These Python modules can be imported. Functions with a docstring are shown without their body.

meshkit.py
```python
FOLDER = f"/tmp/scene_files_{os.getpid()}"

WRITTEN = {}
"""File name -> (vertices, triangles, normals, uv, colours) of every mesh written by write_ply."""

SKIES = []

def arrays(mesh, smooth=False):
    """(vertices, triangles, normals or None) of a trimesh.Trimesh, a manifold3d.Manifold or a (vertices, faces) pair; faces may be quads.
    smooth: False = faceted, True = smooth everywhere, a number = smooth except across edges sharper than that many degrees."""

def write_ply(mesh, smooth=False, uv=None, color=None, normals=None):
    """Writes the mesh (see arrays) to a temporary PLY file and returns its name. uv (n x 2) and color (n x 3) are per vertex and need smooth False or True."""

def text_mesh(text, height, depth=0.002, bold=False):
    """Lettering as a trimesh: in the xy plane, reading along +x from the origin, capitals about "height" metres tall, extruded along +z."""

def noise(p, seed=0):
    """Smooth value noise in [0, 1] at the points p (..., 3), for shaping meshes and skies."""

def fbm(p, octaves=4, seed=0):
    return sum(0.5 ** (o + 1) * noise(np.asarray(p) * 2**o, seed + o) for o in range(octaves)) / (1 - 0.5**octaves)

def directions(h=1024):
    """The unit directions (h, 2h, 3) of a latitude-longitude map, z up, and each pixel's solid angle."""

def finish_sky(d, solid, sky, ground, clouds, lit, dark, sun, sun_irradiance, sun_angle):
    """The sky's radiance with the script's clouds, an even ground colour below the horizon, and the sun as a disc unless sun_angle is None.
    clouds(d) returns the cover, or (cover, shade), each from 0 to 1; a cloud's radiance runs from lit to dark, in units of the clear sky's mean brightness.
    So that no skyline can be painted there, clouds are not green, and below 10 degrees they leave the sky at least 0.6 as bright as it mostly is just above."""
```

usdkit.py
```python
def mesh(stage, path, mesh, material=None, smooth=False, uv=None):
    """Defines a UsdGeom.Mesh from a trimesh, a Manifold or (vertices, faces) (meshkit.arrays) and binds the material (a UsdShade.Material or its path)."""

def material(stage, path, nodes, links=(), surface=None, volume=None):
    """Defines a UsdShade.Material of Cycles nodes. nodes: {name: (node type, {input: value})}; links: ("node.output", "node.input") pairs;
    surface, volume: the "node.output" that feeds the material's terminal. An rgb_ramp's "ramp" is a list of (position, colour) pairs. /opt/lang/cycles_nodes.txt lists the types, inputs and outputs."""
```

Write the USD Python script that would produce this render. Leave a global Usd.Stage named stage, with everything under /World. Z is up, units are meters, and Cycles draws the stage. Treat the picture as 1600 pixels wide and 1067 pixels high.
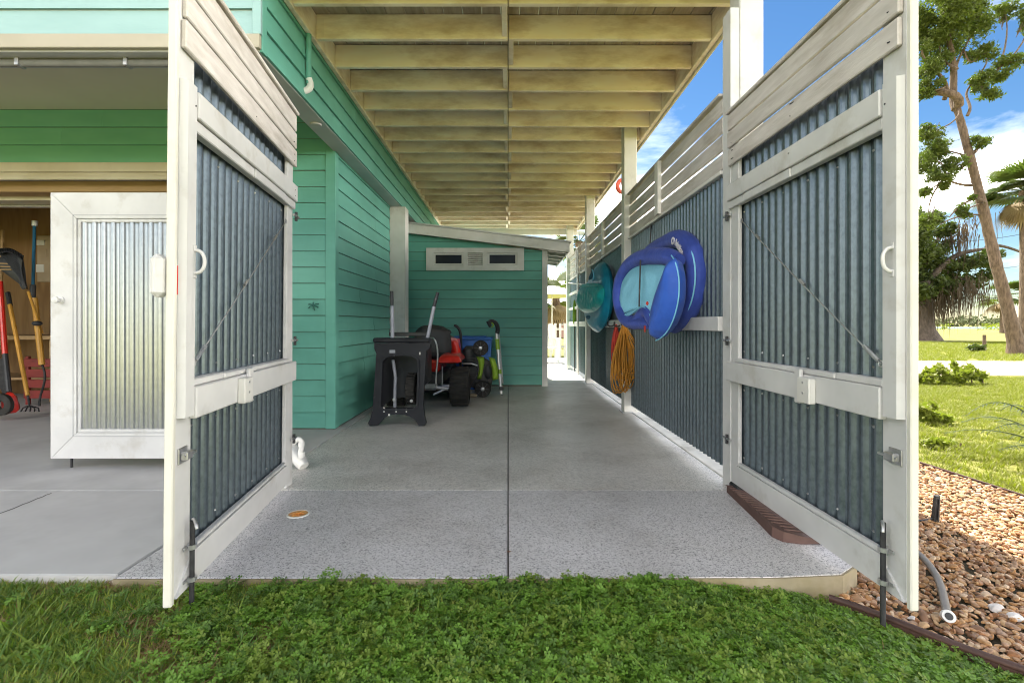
import math, random
import numpy as np
from pxr import Usd, UsdGeom, UsdLux, UsdShade, Gf, Sdf, Vt
import usdkit, meshkit
from scipy.spatial import Delaunay
from shapely.geometry import Polygon, Point, LineString
import shapely

R = random.Random(7)
NR = np.random.default_rng(11)
stage = Usd.Stage.CreateInMemory()
UsdGeom.SetStageUpAxis(stage, 'Z')
UsdGeom.SetStageMetersPerUnit(stage, 1.0)
UsdGeom.Xform.Define(stage, '/World')
UsdGeom.Scope.Define(stage, '/World/Looks')

# ------------------------------------------------------------------ camera, sky, sun, exposure
F, HX, HY, CH = 770.0, 794.0, 506.0, 1.0        # focal length in picture widths of 1600, vanishing point, eye height
cam = UsdGeom.Camera.Define(stage, '/World/camera')
cam.AddTranslateOp().Set(Gf.Vec3d(0, 0, CH))
cam.AddRotateXOp().Set(90.0)
cam.CreateHorizontalApertureAttr(36.0)
cam.CreateVerticalApertureAttr(36.0 * 682 / 1024)
cam.CreateFocalLengthAttr(36.0 * F / 1600)
cam.CreateHorizontalApertureOffsetAttr(36.0 * (800 - HX) / 1600)
cam.CreateVerticalApertureOffsetAttr(-36.0 * (533.3 - HY) / 1600)
cam.CreateClippingRangeAttr(Gf.Vec2f(0.05, 5000))
cam.CreateExposureAttr(2.75)

SUN = np.array([-0.13, 0.80, 1.0]); SUN /= np.linalg.norm(SUN)
elev, rot = math.asin(SUN[2]), math.atan2(SUN[0], SUN[1])
sun = UsdLux.DistantLight.Define(stage, '/World/sun')
sun.CreateIntensityAttr(0.62); sun.CreateAngleAttr(0.5); sun.CreateColorAttr(Gf.Vec3f(1.0, 0.93, 0.80))
sun.CreateNormalizeAttr(True)
sun.AddTransformOp().Set(Gf.Matrix4d().SetRotate(Gf.Rotation(Gf.Vec3d(0, 0, 1), Gf.Vec3d(*SUN))))

sky = UsdLux.DomeLight.Define(stage, '/World/sky')
sky_m = usdkit.material(stage, '/World/Looks/sky_look', {
    'sky': ('sky_texture', {'sky_type': 'single_scattering', 'sun_disc': False, 'sun_elevation': elev, 'sun_rotation': rot, 'altitude': 50.0, 'air_density': 1.0, 'aerosol_density': 0.1, 'ozone_density': 2.0}),
    'sat': ('hsv', {'saturation': 1.25, 'value': 0.225}),
    'tc': ('texture_coordinate', {}),
    'mp': ('mapping', {'scale': (1.3, 1.3, 4.0), 'location': (8.5, 9.9, 0.9)}),
    'n': ('noise_texture', {'scale': 1.5, 'detail': 8.0, 'roughness': 0.58, 'distortion': 0.25}),
    'r': ('rgb_ramp', {'ramp': [(0.0, (0, 0, 0)), (0.45, (0, 0, 0)), (0.52, (0.06, 0.06, 0.06)), (0.62, (0.6, 0.6, 0.6)), (0.72, (1, 1, 1)), (1, (1, 1, 1))]}),
    'm': ('mix', {'color2': (19.0, 17.6, 15.4)}),
    'bg': ('background_shader', {'strength': 0.10}),
}, [('sky.color', 'sat.color'), ('tc.generated', 'mp.vector'), ('mp.vector', 'n.vector'), ('n.fac', 'r.fac'), ('r.color', 'm.fac'), ('sat.color', 'm.color1'), ('m.color', 'bg.color')], surface='bg.background')
UsdShade.MaterialBindingAPI.Apply(sky.GetPrim()).Bind(sky_m)
sky.GetPrim().SetCustomDataByKey('kind', 'structure')

# ------------------------------------------------------------------ helpers
counts, origin = {}, {}

def numbered(parent, name):
    k = (parent, name); n = counts.get(k, 0); counts[k] = n + 1
    return f'{parent}/{name}' if n == 0 else f'{parent}/{name}_{n:03d}'

def tag(prim, label=None, cat=None, group=None, kind=None):
    for k, v in (('label', label), ('category', cat), ('group', group), ('kind', kind)):
        if v: prim.SetCustomDataByKey(k, v)
    return prim

def thing(name, label, cat, loc=(0, 0, 0), group=None, kind=None):
    p = numbered('/World', name)
    x = UsdGeom.Xform.Define(stage, p); x.AddTranslateOp().Set(Gf.Vec3d(*loc))
    origin[p] = np.array(loc, float)
    tag(x.GetPrim(), label, cat, group, kind)
    return p

class MB:
    def __init__(s): s.v, s.f, s.n = [], [], 0
    def add(s, v, f):
        v = np.asarray(v, float); f = np.asarray(f, int)
        if f.shape[1] == 4: f = np.vstack([f[:, [0, 1, 2]], f[:, [0, 2, 3]]])
        s.v.append(v); s.f.append(f + s.n); s.n += len(v); return s
    def mesh(s): return np.vstack(s.v), np.vstack(s.f)
    def xf(s, M):
        v, f = s.mesh(); v = v @ M[:3, :3].T + M[:3, 3]
        if np.linalg.det(M[:3, :3]) < 0: f = f[:, ::-1]
        s.v, s.f, s.n = [v], [f], len(v); return s
    def box(s, x0, x1, y0, y1, z0, z1, b=0.0):
        lo = np.minimum([x0, y0, z0], [x1, y1, z1]); hi = np.maximum([x0, y0, z0], [x1, y1, z1])
        b = min(b, 0.45 * (hi - lo).min())
        if b <= 0:
            v = np.array([[(lo, hi)[i][0], (lo, hi)[j][1], (lo, hi)[k][2]] for i in (0, 1) for j in (0, 1) for k in (0, 1)])
            return s.add(v, [[0, 1, 3, 2], [4, 6, 7, 5], [0, 4, 5, 1], [2, 3, 7, 6], [0, 2, 6, 4], [1, 5, 7, 3]])
        v, idx = [], {}
        for i in (0, 1):
            for j in (0, 1):
                for k in (0, 1):
                    c = np.array([(lo, hi)[i][0], (lo, hi)[j][1], (lo, hi)[k][2]]); d = np.array([1 - 2 * i, 1 - 2 * j, 1 - 2 * k]) * b
                    for a in range(3):
                        w = c + d; w[a] = c[a]; idx[(i, j, k, a)] = len(v); v.append(w)
        tri = []
        def q(a, b_, c, d): tri.extend([[a, b_, c], [a, c, d]])
        for a in range(3):
            o1, o2 = (a + 1) % 3, (a + 2) % 3
            for sd in (0, 1):
                k = []
                for (p_, r_) in ((0, 0), (1, 0), (1, 1), (0, 1)):
                    t = [0, 0, 0]; t[a] = sd; t[o1] = p_; t[o2] = r_; k.append(idx[(*t, a)])
                q(*(k if sd else k[::-1]))
            # edges along axis a
            for p_ in (0, 1):
                for r_ in (0, 1):
                    t0 = [0, 0, 0]; t0[o1] = p_; t0[o2] = r_; t1 = list(t0); t1[a] = 1
                    k = [idx[(*t0, o1)], idx[(*t1, o1)], idx[(*t1, o2)], idx[(*t0, o2)]]
                    q(*(k if (p_ == r_) else k[::-1]))
        for i in (0, 1):
            for j in (0, 1):
                for k in (0, 1):
                    t = [idx[(i, j, k, a)] for a in range(3)]
                    tri.append(t if (i + j + k) % 2 else t[::-1])
        return s.add(v, tri)
    def hexa(s, v8):    # bottom four, top four
        return s.add(v8, [[3, 2, 1, 0], [4, 5, 6, 7], [0, 1, 5, 4], [1, 2, 6, 5], [2, 3, 7, 6], [3, 0, 4, 7]])
    def tube(s, pts, r, sides=8, caps=True):
        p = np.asarray(pts, float); n = len(p); r = np.broadcast_to(np.asarray(r, float), (n,))
        t = np.gradient(p, axis=0); t /= np.linalg.norm(t, axis=1, keepdims=True) + 1e-12
        a = np.cross(t[0], [0, 0, 1.0] if abs(t[0][2]) < 0.9 else [1.0, 0, 0]); a /= np.linalg.norm(a)
        A = [a]
        for i in range(1, n):
            a = A[-1] - t[i] * (A[-1] @ t[i]); a /= np.linalg.norm(a) + 1e-12; A.append(a)
        A = np.array(A); B = np.cross(t, A); ang = np.arange(sides) * 2 * np.pi / sides
        v = (p[:, None] + r[:, None, None] * (np.cos(ang)[None, :, None] * A[:, None] + np.sin(ang)[None, :, None] * B[:, None])).reshape(-1, 3)
        f = []
        for i in range(n - 1):
            for j in range(sides):
                k = (j + 1) % sides; f.append([i * sides + j, i * sides + k, (i + 1) * sides + k, (i + 1) * sides + j])
        f = np.array(f); f = np.vstack([f[:, [0, 1, 2]], f[:, [0, 2, 3]]])
        if caps:
            e0, e1 = len(v), len(v) + 1; v = np.vstack([v, p[0], p[-1]])
            f = np.vstack([f, [[e0, (j + 1) % sides, j] for j in range(sides)], [[e1, (n - 1) * sides + j, (n - 1) * sides + (j + 1) % sides] for j in range(sides)]])
        return s.add(v, f)
    def cyl(s, p0, p1, r, sides=14, r1=None): return s.tube([p0, p1], [r, r if r1 is None else r1], sides)
    def lathe(s, prof, c, axis='x', seg=24):    # prof: (offset along axis, radius)
        prof = np.asarray(prof, float); n = len(prof); th = np.arange(seg) * 2 * np.pi / seg; v = []
        for o, r in prof:
            q = np.zeros((seg, 3)); i = 'xyz'.index(axis)
            q[:, i] = o; q[:, (i + 1) % 3] = r * np.cos(th); q[:, (i + 2) % 3] = r * np.sin(th); v.append(q + np.asarray(c))
        v = np.vstack(v); f = []
        for i in range(n - 1):
            for j in range(seg):
                k = (j + 1) % seg; f.append([i * seg + j, (i + 1) * seg + j, (i + 1) * seg + k, i * seg + k])
        return s.add(v, f)
    def ell(s, c, r, nu=16, nv=10):
        v, f = [], []
        for i in range(nv + 1):
            ph = math.pi * i / nv
            for j in range(nu):
                th = 2 * math.pi * j / nu; v.append([c[0] + r[0] * math.sin(ph) * math.cos(th), c[1] + r[1] * math.sin(ph) * math.sin(th), c[2] + r[2] * math.cos(ph)])
        for i in range(nv):
            for j in range(nu):
                k = (j + 1) % nu; f.append([i * nu + j, (i + 1) * nu + j, (i + 1) * nu + k, i * nu + k])
        return s.add(v, f)
    def extrude(s, poly, to3, h0, h1):     # shapely polygon; to3(u, w, h) -> xyz arrays
        import trimesh
        v2, f = trimesh.creation.triangulate_polygon(poly, engine='earcut')
        n = len(v2)
        a, b = to3(v2[:, 0], v2[:, 1], np.full(n, h0)), to3(v2[:, 0], v2[:, 1], np.full(n, h1))
        s.add(np.vstack([a, b]), np.vstack([f[:, ::-1], f + n]))
        for ring in [poly.exterior] + list(poly.interiors):
            c = np.array(ring.coords)[:-1]; m = len(c)
            a, b = to3(c[:, 0], c[:, 1], np.full(m, h0)), to3(c[:, 0], c[:, 1], np.full(m, h1))
            i = np.arange(m); j = (i + 1) % m
            s.add(np.vstack([a, b]), np.stack([i, j, j + m, i + m], 1))
        return s
    def cushion(s, poly, to3, h, rad, step, seed=1, wr=0.0):   # pillow-like slab over a polygon
        x0, y0, x1, y1 = poly.bounds; rg = np.random.default_rng(seed)
        gx, gy = np.meshgrid(np.arange(x0, x1, step), np.arange(y0, y1, step)); g = np.c_[gx.ravel(), gy.ravel()] + rg.uniform(-.2, .2, (gx.size, 2)) * step
        inn = shapely.contains_xy(poly.buffer(-step * .45), g[:, 0], g[:, 1]); g = g[inn]
        L = poly.exterior.length; m = max(8, int(L / step)); b = np.array([poly.exterior.interpolate(i * L / m).coords[0] for i in range(m)])
        p = np.vstack([b, g]); tri = Delaunay(p).simplices
        c = p[tri].mean(1); tri = tri[shapely.contains_xy(poly, c[:, 0], c[:, 1])]
        d = np.r_[np.zeros(m), shapely.distance(poly.exterior, shapely.points(g))] if len(g) else np.zeros(m)
        q = np.clip(d / rad, 0, 1); hh = h * np.sqrt(np.maximum(0, 1 - (1 - q) ** 2))
        if wr: hh = hh + wr * q * meshkit.fbm(np.c_[p * 18, np.full(len(p), seed)]) if hasattr(meshkit, 'fbm') else hh
        s.add(to3(p[:, 0], p[:, 1], hh), tri); s.add(to3(p[:, 0], p[:, 1], -hh), tri[:, ::-1]); return s

def part(name, mb, mat, parent, label=None, smooth=False, kind=None):
    v, f = mb.mesh() if isinstance(mb, MB) else mb
    top = '/'.join(parent.split('/')[:3]); o = origin.get(top, np.zeros(3))
    p = numbered(parent, name)
    usdkit.mesh(stage, p, (v - o, f), LOOK[mat], smooth)
    if label or kind: tag(stage.GetPrimAtPath(p), label, kind=kind)
    return p

def gnarl(mb, amp, freq):
    v, f = mb.mesh(); n_ = meshkit.fbm(v * freq) if hasattr(meshkit, 'fbm') else np.zeros(len(v)); g_ = np.stack([n_, np.roll(n_, 7), n_ * 0], 1); return v + g_ * amp, f
def solo(name, mb, mat, label=None, cat=None, group=None, kind=None, smooth=False):
    p = part(name, mb, mat, '/World', smooth=smooth); tag(stage.GetPrimAtPath(p), label, cat, group, kind); return p

def bx(*a, b=0.003): return MB().box(*a, b=b)
def P(px, py, Y): return np.array([(px - HX) * Y / F, Y, CH - (py - HY) * Y / F])
def G(px, py, z=0.0):
    Y = (CH - z) * F / (py - HY); return np.array([(px - HX) * Y / F, Y, z])

def spline(pts, n):
    from scipy.interpolate import CubicSpline
    p = np.asarray(pts, float); t = np.r_[0, np.cumsum(np.linalg.norm(np.diff(p, axis=0), axis=1))]
    return CubicSpline(t, p)(np.linspace(0, t[-1], n))

# ------------------------------------------------------------------ materials
LOOK = {}

def mat(name, ramp, scale=(1, 1, 1), ns=3.0, detail=5.0, rough=0.6, metal=0.0, spec=0.5, bump=0.0, bs=None, bdist=0.004, dirt=None, dscale=1.3, dmul=(1, 1, 1), rvar=0.0, vary=0.0, translucent=None, distort=0.0, rn=0.55, sheen=0.0, coat=0.0, island=0.0):
    """Noise-coloured principled surface; optional second 'dirt' colour in patches, bump and per-object value variation."""
    nodes = {'g': ('geometry', {}), 'mp': ('mapping', {'scale': scale}), 'n': ('noise_texture', {'scale': ns, 'detail': detail, 'roughness': rn, 'distortion': distort}),
             'r': ('rgb_ramp', {'ramp': ramp}), 'p': ('principled_bsdf', {'roughness': rough, 'metallic': metal, 'specular_ior_level': spec, 'sheen_weight': sheen, 'coat_weight': coat})}
    links = [('g.position', 'mp.vector'), ('mp.vector', 'n.vector'), ('n.fac', 'r.fac')]
    if island:
        nodes['mf'] = ('mix_float', {'fac': island}); links.remove(('n.fac', 'r.fac')); links += [('n.fac', 'mf.a'), ('g.random_per_island', 'mf.b'), ('mf.result', 'r.fac')]
    col = 'r.color'
    if dirt:
        nodes['mp2'] = ('mapping', {'scale': dmul, 'location': (3.1, 1.7, 5.3)}); nodes['n2'] = ('noise_texture', {'scale': dscale, 'detail': 7.0, 'roughness': 0.65})
        nodes['r2'] = ('rgb_ramp', {'ramp': [(0, (0, 0, 0)), (dirt[1], (0, 0, 0)), (dirt[2], (dirt[3],) * 3), (1, (dirt[3],) * 3)]}); nodes['mx'] = ('mix', {'color2': dirt[0]})
        links += [('g.position', 'mp2.vector'), ('mp2.vector', 'n2.vector'), ('n2.fac', 'r2.fac'), ('r2.color', 'mx.fac'), (col, 'mx.color1')]; col = 'mx.color'
    if vary:
        nodes['oi'] = ('object_info', {}); nodes['vr'] = ('map_range', {'from_min': 0.0, 'from_max': 1.0, 'to_min': 1 - vary, 'to_max': 1 + vary}); nodes['h'] = ('hsv', {})
        links += [('oi.random', 'vr.value'), ('vr.result', 'h.value'), (col, 'h.color')]; col = 'h.color'
    links.append((col, 'p.base_color'))
    if rvar:
        nodes['rr'] = ('map_range', {'from_min': 0.3, 'from_max': 0.7, 'to_min': rough - rvar, 'to_max': rough + rvar}); links += [('n.fac', 'rr.value'), ('rr.result', 'p.roughness')]
    if bump:
        nodes['nb'] = ('noise_texture', {'scale': bs or ns * 8, 'detail': 4.0, 'roughness': 0.6}); nodes['b'] = ('bump', {'strength': bump, 'distance': bdist})
        links += [('mp.vector', 'nb.vector'), ('nb.fac', 'b.height'), ('b.normal', 'p.normal')]
    out = 'p.BSDF'
    if translucent:
        nodes['t'] = ('translucent_bsdf', {}); nodes['tc'] = ('mix', {'mix_type': 'multiply', 'fac': 1.0, 'color2': translucent[1]}); nodes['mc'] = ('mix_closure', {'fac': translucent[0]})
        links += [(col, 'tc.color1'), ('tc.color', 't.color'), ('p.BSDF', 'mc.closure1'), ('t.BSDF', 'mc.closure2')]; out = 'mc.closure'
    LOOK[name] = usdkit.material(stage, f'/World/Looks/{name}', nodes, links, surface=out)

def two(a, b, lo=0.3, hi=0.7): return [(0, a), (lo, a), (hi, b), (1, b)]

mat('white_paint', two((.62, .60, .56), (.74, .73, .70)), ns=4, rough=.5, bump=.15, bs=60, dirt=((.36, .33, .27), .56, .74, .6), dscale=2.6)
mat('beige_edge', two((.62, .60, .54), (.70, .68, .60)), ns=6, rough=.6, bump=.1, bs=40, dirt=((.45, .44, .30), .55, .75, .5), dscale=3)
mat('gate_white', two((.56, .555, .55), (.68, .675, .67)), ns=3, rough=.5, bump=.12, bs=50, dirt=((.40, .365, .31), .54, .74, .6), dscale=4.5)
mat('slat_wood', two((.48, .44, .41), (.64, .60, .57)), scale=(9, 1.2, 9), ns=3.0, rough=.7, bump=.3, bs=22, dirt=((.33, .28, .23), .52, .70, .7), dscale=2.4, dmul=(3, .7, 3), vary=.07)
mat('joist_paint', two((.90, .77, .64), (.94, .86, .77)), scale=(1.2, 3, 5), ns=3.0, rough=.75, bump=.25, bs=30, dirt=((.44, .29, .17), .46, .72, .75), dscale=2.3, dmul=(.8, 1, 2.2), vary=.06)
mat('deck_board', two((.30, .25, .19), (.46, .40, .32)), scale=(8, 1, 8), ns=3, rough=.85, bump=.3, bs=25, vary=.15)
mat('teal_paint', two((.115, .365, .295), (.14, .42, .34)), scale=(1, 1, 3), ns=2.2, rough=.55, bump=.22, bs=40, vary=.05, dirt=((.09, .27, .20), .52, .8, .6), dscale=1.7, dmul=(1, 1, .4))
mat('teal_paint_green_cast', two((.19, .53, .37), (.23, .59, .42)), scale=(1, 1, 3), ns=2.2, rough=.55, bump=.2, bs=40, vary=.03)  # same teal paint, lightened and greened to hold the porch light cast
mat('teal_paint_lit', two((.27, .44, .455), (.31, .49, .505)), scale=(1, 1, 3), ns=2.2, rough=.55, bump=.2, bs=40, vary=.03)  # teal paint again, paled to carry the brighter light on the front
mat('beige_trim', two((.60, .53, .40), (.68, .62, .50)), ns=2.5, rough=.55, bump=.1, bs=40, dirt=((.40, .34, .24), .6, .8, .5))
mat('beige_trim_lit', two((.38, .34, .27), (.45, .41, .33)), ns=2.5, rough=.6, bump=.1, bs=40)  # same beige as the header trim, darkened against the bright front light
mat('ceiling_paint', two((.68, .63, .50), (.74, .69, .57)), ns=1.2, rough=.8)
mat('soffit_grey', two((.40, .40, .41), (.50, .50, .51)), ns=3, rough=.5, bump=.08, bs=40)
mat('roof_metal', two((.42, .42, .42), (.55, .55, .54)), ns=2, rough=.5)
mat('galv', two((0.142, 0.177, 0.206), (0.178, 0.218, 0.249)), scale=(1, 1, .6), ns=60, detail=2, rough=.36, metal=.92, rvar=.03, dirt=((.135, .165, .18), .5, .8, .5), dscale=1.6)
mat('galv_door', two((.50, .51, .52), (.56, .57, .58)), ns=30, detail=1, rough=.28, metal=.95)
mat('hardware', two((.45, .45, .46), (.62, .62, .63)), ns=30, rough=.35, metal=.9)
mat('rod_metal', two((0.022, 0.022, 0.025), (0.060, 0.060, 0.062)), ns=25, rough=.55, metal=.4, bump=.2, bs=80)
mat('black_plastic', two((.018, .019, .022), (.035, .036, .04)), ns=9, rough=.42, bump=.1, bs=120, dirt=((.22, .22, .23), .62, .78, .5), dscale=9)
mat('cart_plastic', two((.011, .012, .016), (.020, .0215, .027)), ns=6, rough=.55, spec=.3, bump=.12, bs=120, dirt=((.38, .38, .40), .66, .76, .8), dscale=11)
mat('cart_steel', two((.26, .27, .32), (.36, .37, .42)), ns=9, rough=.4, metal=.3)
mat('rubber', two((.016, .015, .014), (.035, .032, .028)), ns=14, rough=.85, bump=.3, bs=60)
mat('rim_tan', two((.34, .26, .17), (.46, .36, .24)), ns=8, rough=.5)
mat('red_paint', two((.50, .018, .012), (.62, .03, .02)), ns=4, rough=.25, coat=.4)
mat('seat_vinyl', two((.016, .016, .017), (.028, .028, .03)), ns=12, rough=.55, bump=.15, bs=100)
mat('blue_tub', two((.05, .16, .52), (.07, .21, .60)), ns=6, rough=.5, dirt=((.25, .34, .5), .6, .75, .7), dscale=6)
mat('lime_plastic', two((.22, .38, .03), (.28, .46, .04)), ns=8, rough=.4)
mat('aluminium', two((.62, .62, .60), (.74, .74, .72)), ns=12, rough=.35, metal=.7)
mat('float_blue', two((.024, .055, .31), (.036, .075, .40)), ns=9, rough=.7, bump=.35, bs=14, bdist=.03, sheen=.1)
mat('float_wing', two((.016, .085, .46), (.024, .11, .54)), ns=7, rough=.65, bump=.3, bs=12, bdist=.03, sheen=.1)
mat('float_mesh', two((.20, .52, .72), (.25, .58, .77)), scale=(1, 1, 1), ns=60, rough=.8, bump=.35, bs=420, bdist=.002)
mat('float_deep', two((.012, .10, .19), (.02, .14, .24)), ns=12, rough=.75, bump=.2, bs=30)
mat('float_piping', two((.20, .55, .75), (.24, .6, .8)), ns=8, rough=.5)
mat('teal_vinyl', two((.0, .19, .33), (.01, .25, .40)), ns=9, rough=.45, bump=.35, bs=16, bdist=.015)
mat('teal_bag', two((.0, .34, .38), (.015, .44, .44)), ns=12, rough=.5, bump=.5, bs=14, bdist=.02)
mat('print_white', two((.75, .72, .78), (.8, .78, .82)), ns=5, rough=.6)
mat('rope_yellow', two((.50, .22, .025), (.66, .36, .06)), ns=40, rough=.7, bump=.4, bs=200, island=.6)
mat('rope_red', two((.42, .03, .02), (.55, .05, .03)), ns=40, rough=.7)
mat('pvc', two((.70, .69, .66), (.78, .77, .75)), ns=9, rough=.4, dirt=((.42, .38, .3), .62, .8, .5), dscale=8)
mat('brass', two((.62, .26, .06), (.85, .48, .18)), ns=40, rough=.35, metal=.6)
mat('brown_rubber', two((.085, .045, .038), (.125, .07, .058)), ns=12, rough=.75, bump=.2, bs=80, dirt=((.26, .19, .16), .58, .8, .5), dscale=6)
mat('edging', two((.05, .025, .018), (.085, .04, .03)), ns=8, rough=.6, bump=.15, bs=60)
mat('hose_grey', two((.13, .115, .10), (.19, .17, .15)), ns=14, rough=.55)
mat('yellow_handle', two((.55, .27, .04), (.68, .36, .07)), ns=8, rough=.4)
mat('plywood', two((0.216, 0.115, 0.043), (0.331, 0.194, 0.079)), scale=(5, 5, .7), ns=2.4, rough=.7, bump=.1, bs=20, distort=.5)
mat('stud_wood', two((.38, .24, .11), (.52, .35, .18)), scale=(.7, 5, 5), ns=3, rough=.7)
mat('dark_junk', two((.03, .03, .032), (.09, .088, .085)), ns=12, rough=.6)
mat('cardboard', two((.40, .30, .20), (.5, .4, .28)), ns=5, rough=.8)
mat('paper', two((.66, .64, .6), (.74, .72, .68)), ns=5, rough=.8)
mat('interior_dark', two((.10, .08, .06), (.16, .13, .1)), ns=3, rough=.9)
mat('pane_dark', two((.012, .014, .016), (.03, .032, .034)), ns=2, rough=.15, spec=.12)
mat('concrete', two((.50, .485, .475), (.60, .59, .575)), ns=1.6, detail=9, rough=.85, bump=.15, bs=160, bdist=.002, dirt=((.38, .37, .355), .48, .74, .7), dscale=1.3, rn=.65)
mat('slab_edge', two((.20, .165, .09), (.40, .34, .24)), ns=4, detail=8, rough=.9, bump=.4, bs=40, dirt=((.22, .18, .06), .45, .7, .7), dscale=3)
mat('pale_concrete', two((.68, .66, .60), (.78, .76, .71)), ns=6, detail=8, rough=.9, bump=.3, bs=60, dirt=((.34, .32, .27), .5, .7, .6), dscale=4)  # pale tone holds the light leak under the fence; plain on the cleanout ring
mat('joint_dark', two((.05, .05, .045), (.1, .095, .085)), ns=20, rough=.9)
mat('soil', two((.045, .038, .022), (.10, .085, .045)), ns=14, detail=8, rough=.95, bump=.6, bs=50, bdist=.02)
mat('lawn', two((0.138, 0.156, 0.020), (0.312, 0.288, 0.050)), ns=1.1, detail=10, rough=.9, bump=.8, bs=30, bdist=.03, rn=.7, dirt=((.13, .14, .03), .45, .7, .7), dscale=.35)
mat('sand_path', two((.26, .215, .16), (.34, .29, .22)), ns=3, detail=8, rough=.95, bump=.4, bs=30)
mat('water', two((.12, .2, .26), (.16, .24, .3)), ns=.2, rough=.15, bump=.3, bs=2)
TL = (1.0, 1.25, .55)
mat('grass_green', two((0.217, 0.307, 0.044), (0.606, 0.679, 0.106)), ns=9, rough=.5, translucent=(.35, TL), island=.6)
mat('grass_dark', two((0.112, 0.206, 0.033), (0.324, 0.451, 0.074)), ns=9, rough=.5, translucent=(.35, TL), island=.6)
mat('grass_lime', two((0.365, 0.393, 0.057), (0.847, 0.746, 0.123)), ns=9, rough=.5, translucent=(.4, TL), island=.6)
mat('straw', two((0.312, 0.204, 0.092), (0.525, 0.372, 0.196)), ns=12, rough=.7, translucent=(.2, (1, 1, .8)), island=.6)
mat('clover', two((0.179, 0.329, 0.040), (0.502, 0.696, 0.092)), ns=11, rough=.45, translucent=(.3, TL), island=.6)
mat('sun_grass', two((0.213, 0.222, 0.024), (0.413, 0.372, 0.061)), ns=3, rough=.55, translucent=(.4, TL), island=.6)
mat('bark', two((.075, .05, .033), (.21, .145, .10)), scale=(3, 3, .8), ns=5, detail=8, rough=.9, bump=.9, bs=9, bdist=.06)
mat('bark_oak', two((.055, .042, .034), (.14, .105, .08)), scale=(3, 3, 1), ns=3, detail=8, rough=.9, bump=.9, bs=6, bdist=.08)
mat('leaf_cedar', two((0.113, 0.146, 0.026), (0.278, 0.291, 0.042)), ns=1.2, rough=.6, translucent=(.35, TL), vary=0, island=.6)
mat('leaf_oak', two((0.083, 0.108, 0.027), (0.195, 0.209, 0.056)), ns=.5, rough=.6, translucent=(.3, TL), island=.6)
mat('moss_grey', two((.10, .07, .045), (.20, .15, .10)), ns=2, rough=.9, translucent=(.25, (1, .9, .7)), island=.6)
mat('leaf_palm', two((.05, .085, .022), (.13, .15, .04)), ns=1, rough=.5, translucent=(.3, TL))
mat('palm_dead', two((.20, .14, .07), (.36, .27, .14)), ns=2, rough=.8, translucent=(.2, (1, .9, .6)))
mat('leaf_shrub', two((0.224, 0.246, 0.036), (0.448, 0.406, 0.072)), ns=6, rough=.5, translucent=(.4, TL), island=.6)
mat('leaf_far', two((.07, .10, .04), (.16, .18, .07)), ns=.15, rough=.8)
mat('leaf_brown', two((.2, .09, .04), (.3, .15, .08)), ns=40, rough=.8)
mat('brick_far', two((.34, .19, .15), (.42, .25, .2)), ns=4, rough=.85)
mat('pink_float', two((.6, .08, .06), (.7, .12, .08)), ns=5, rough=.4)

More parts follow.
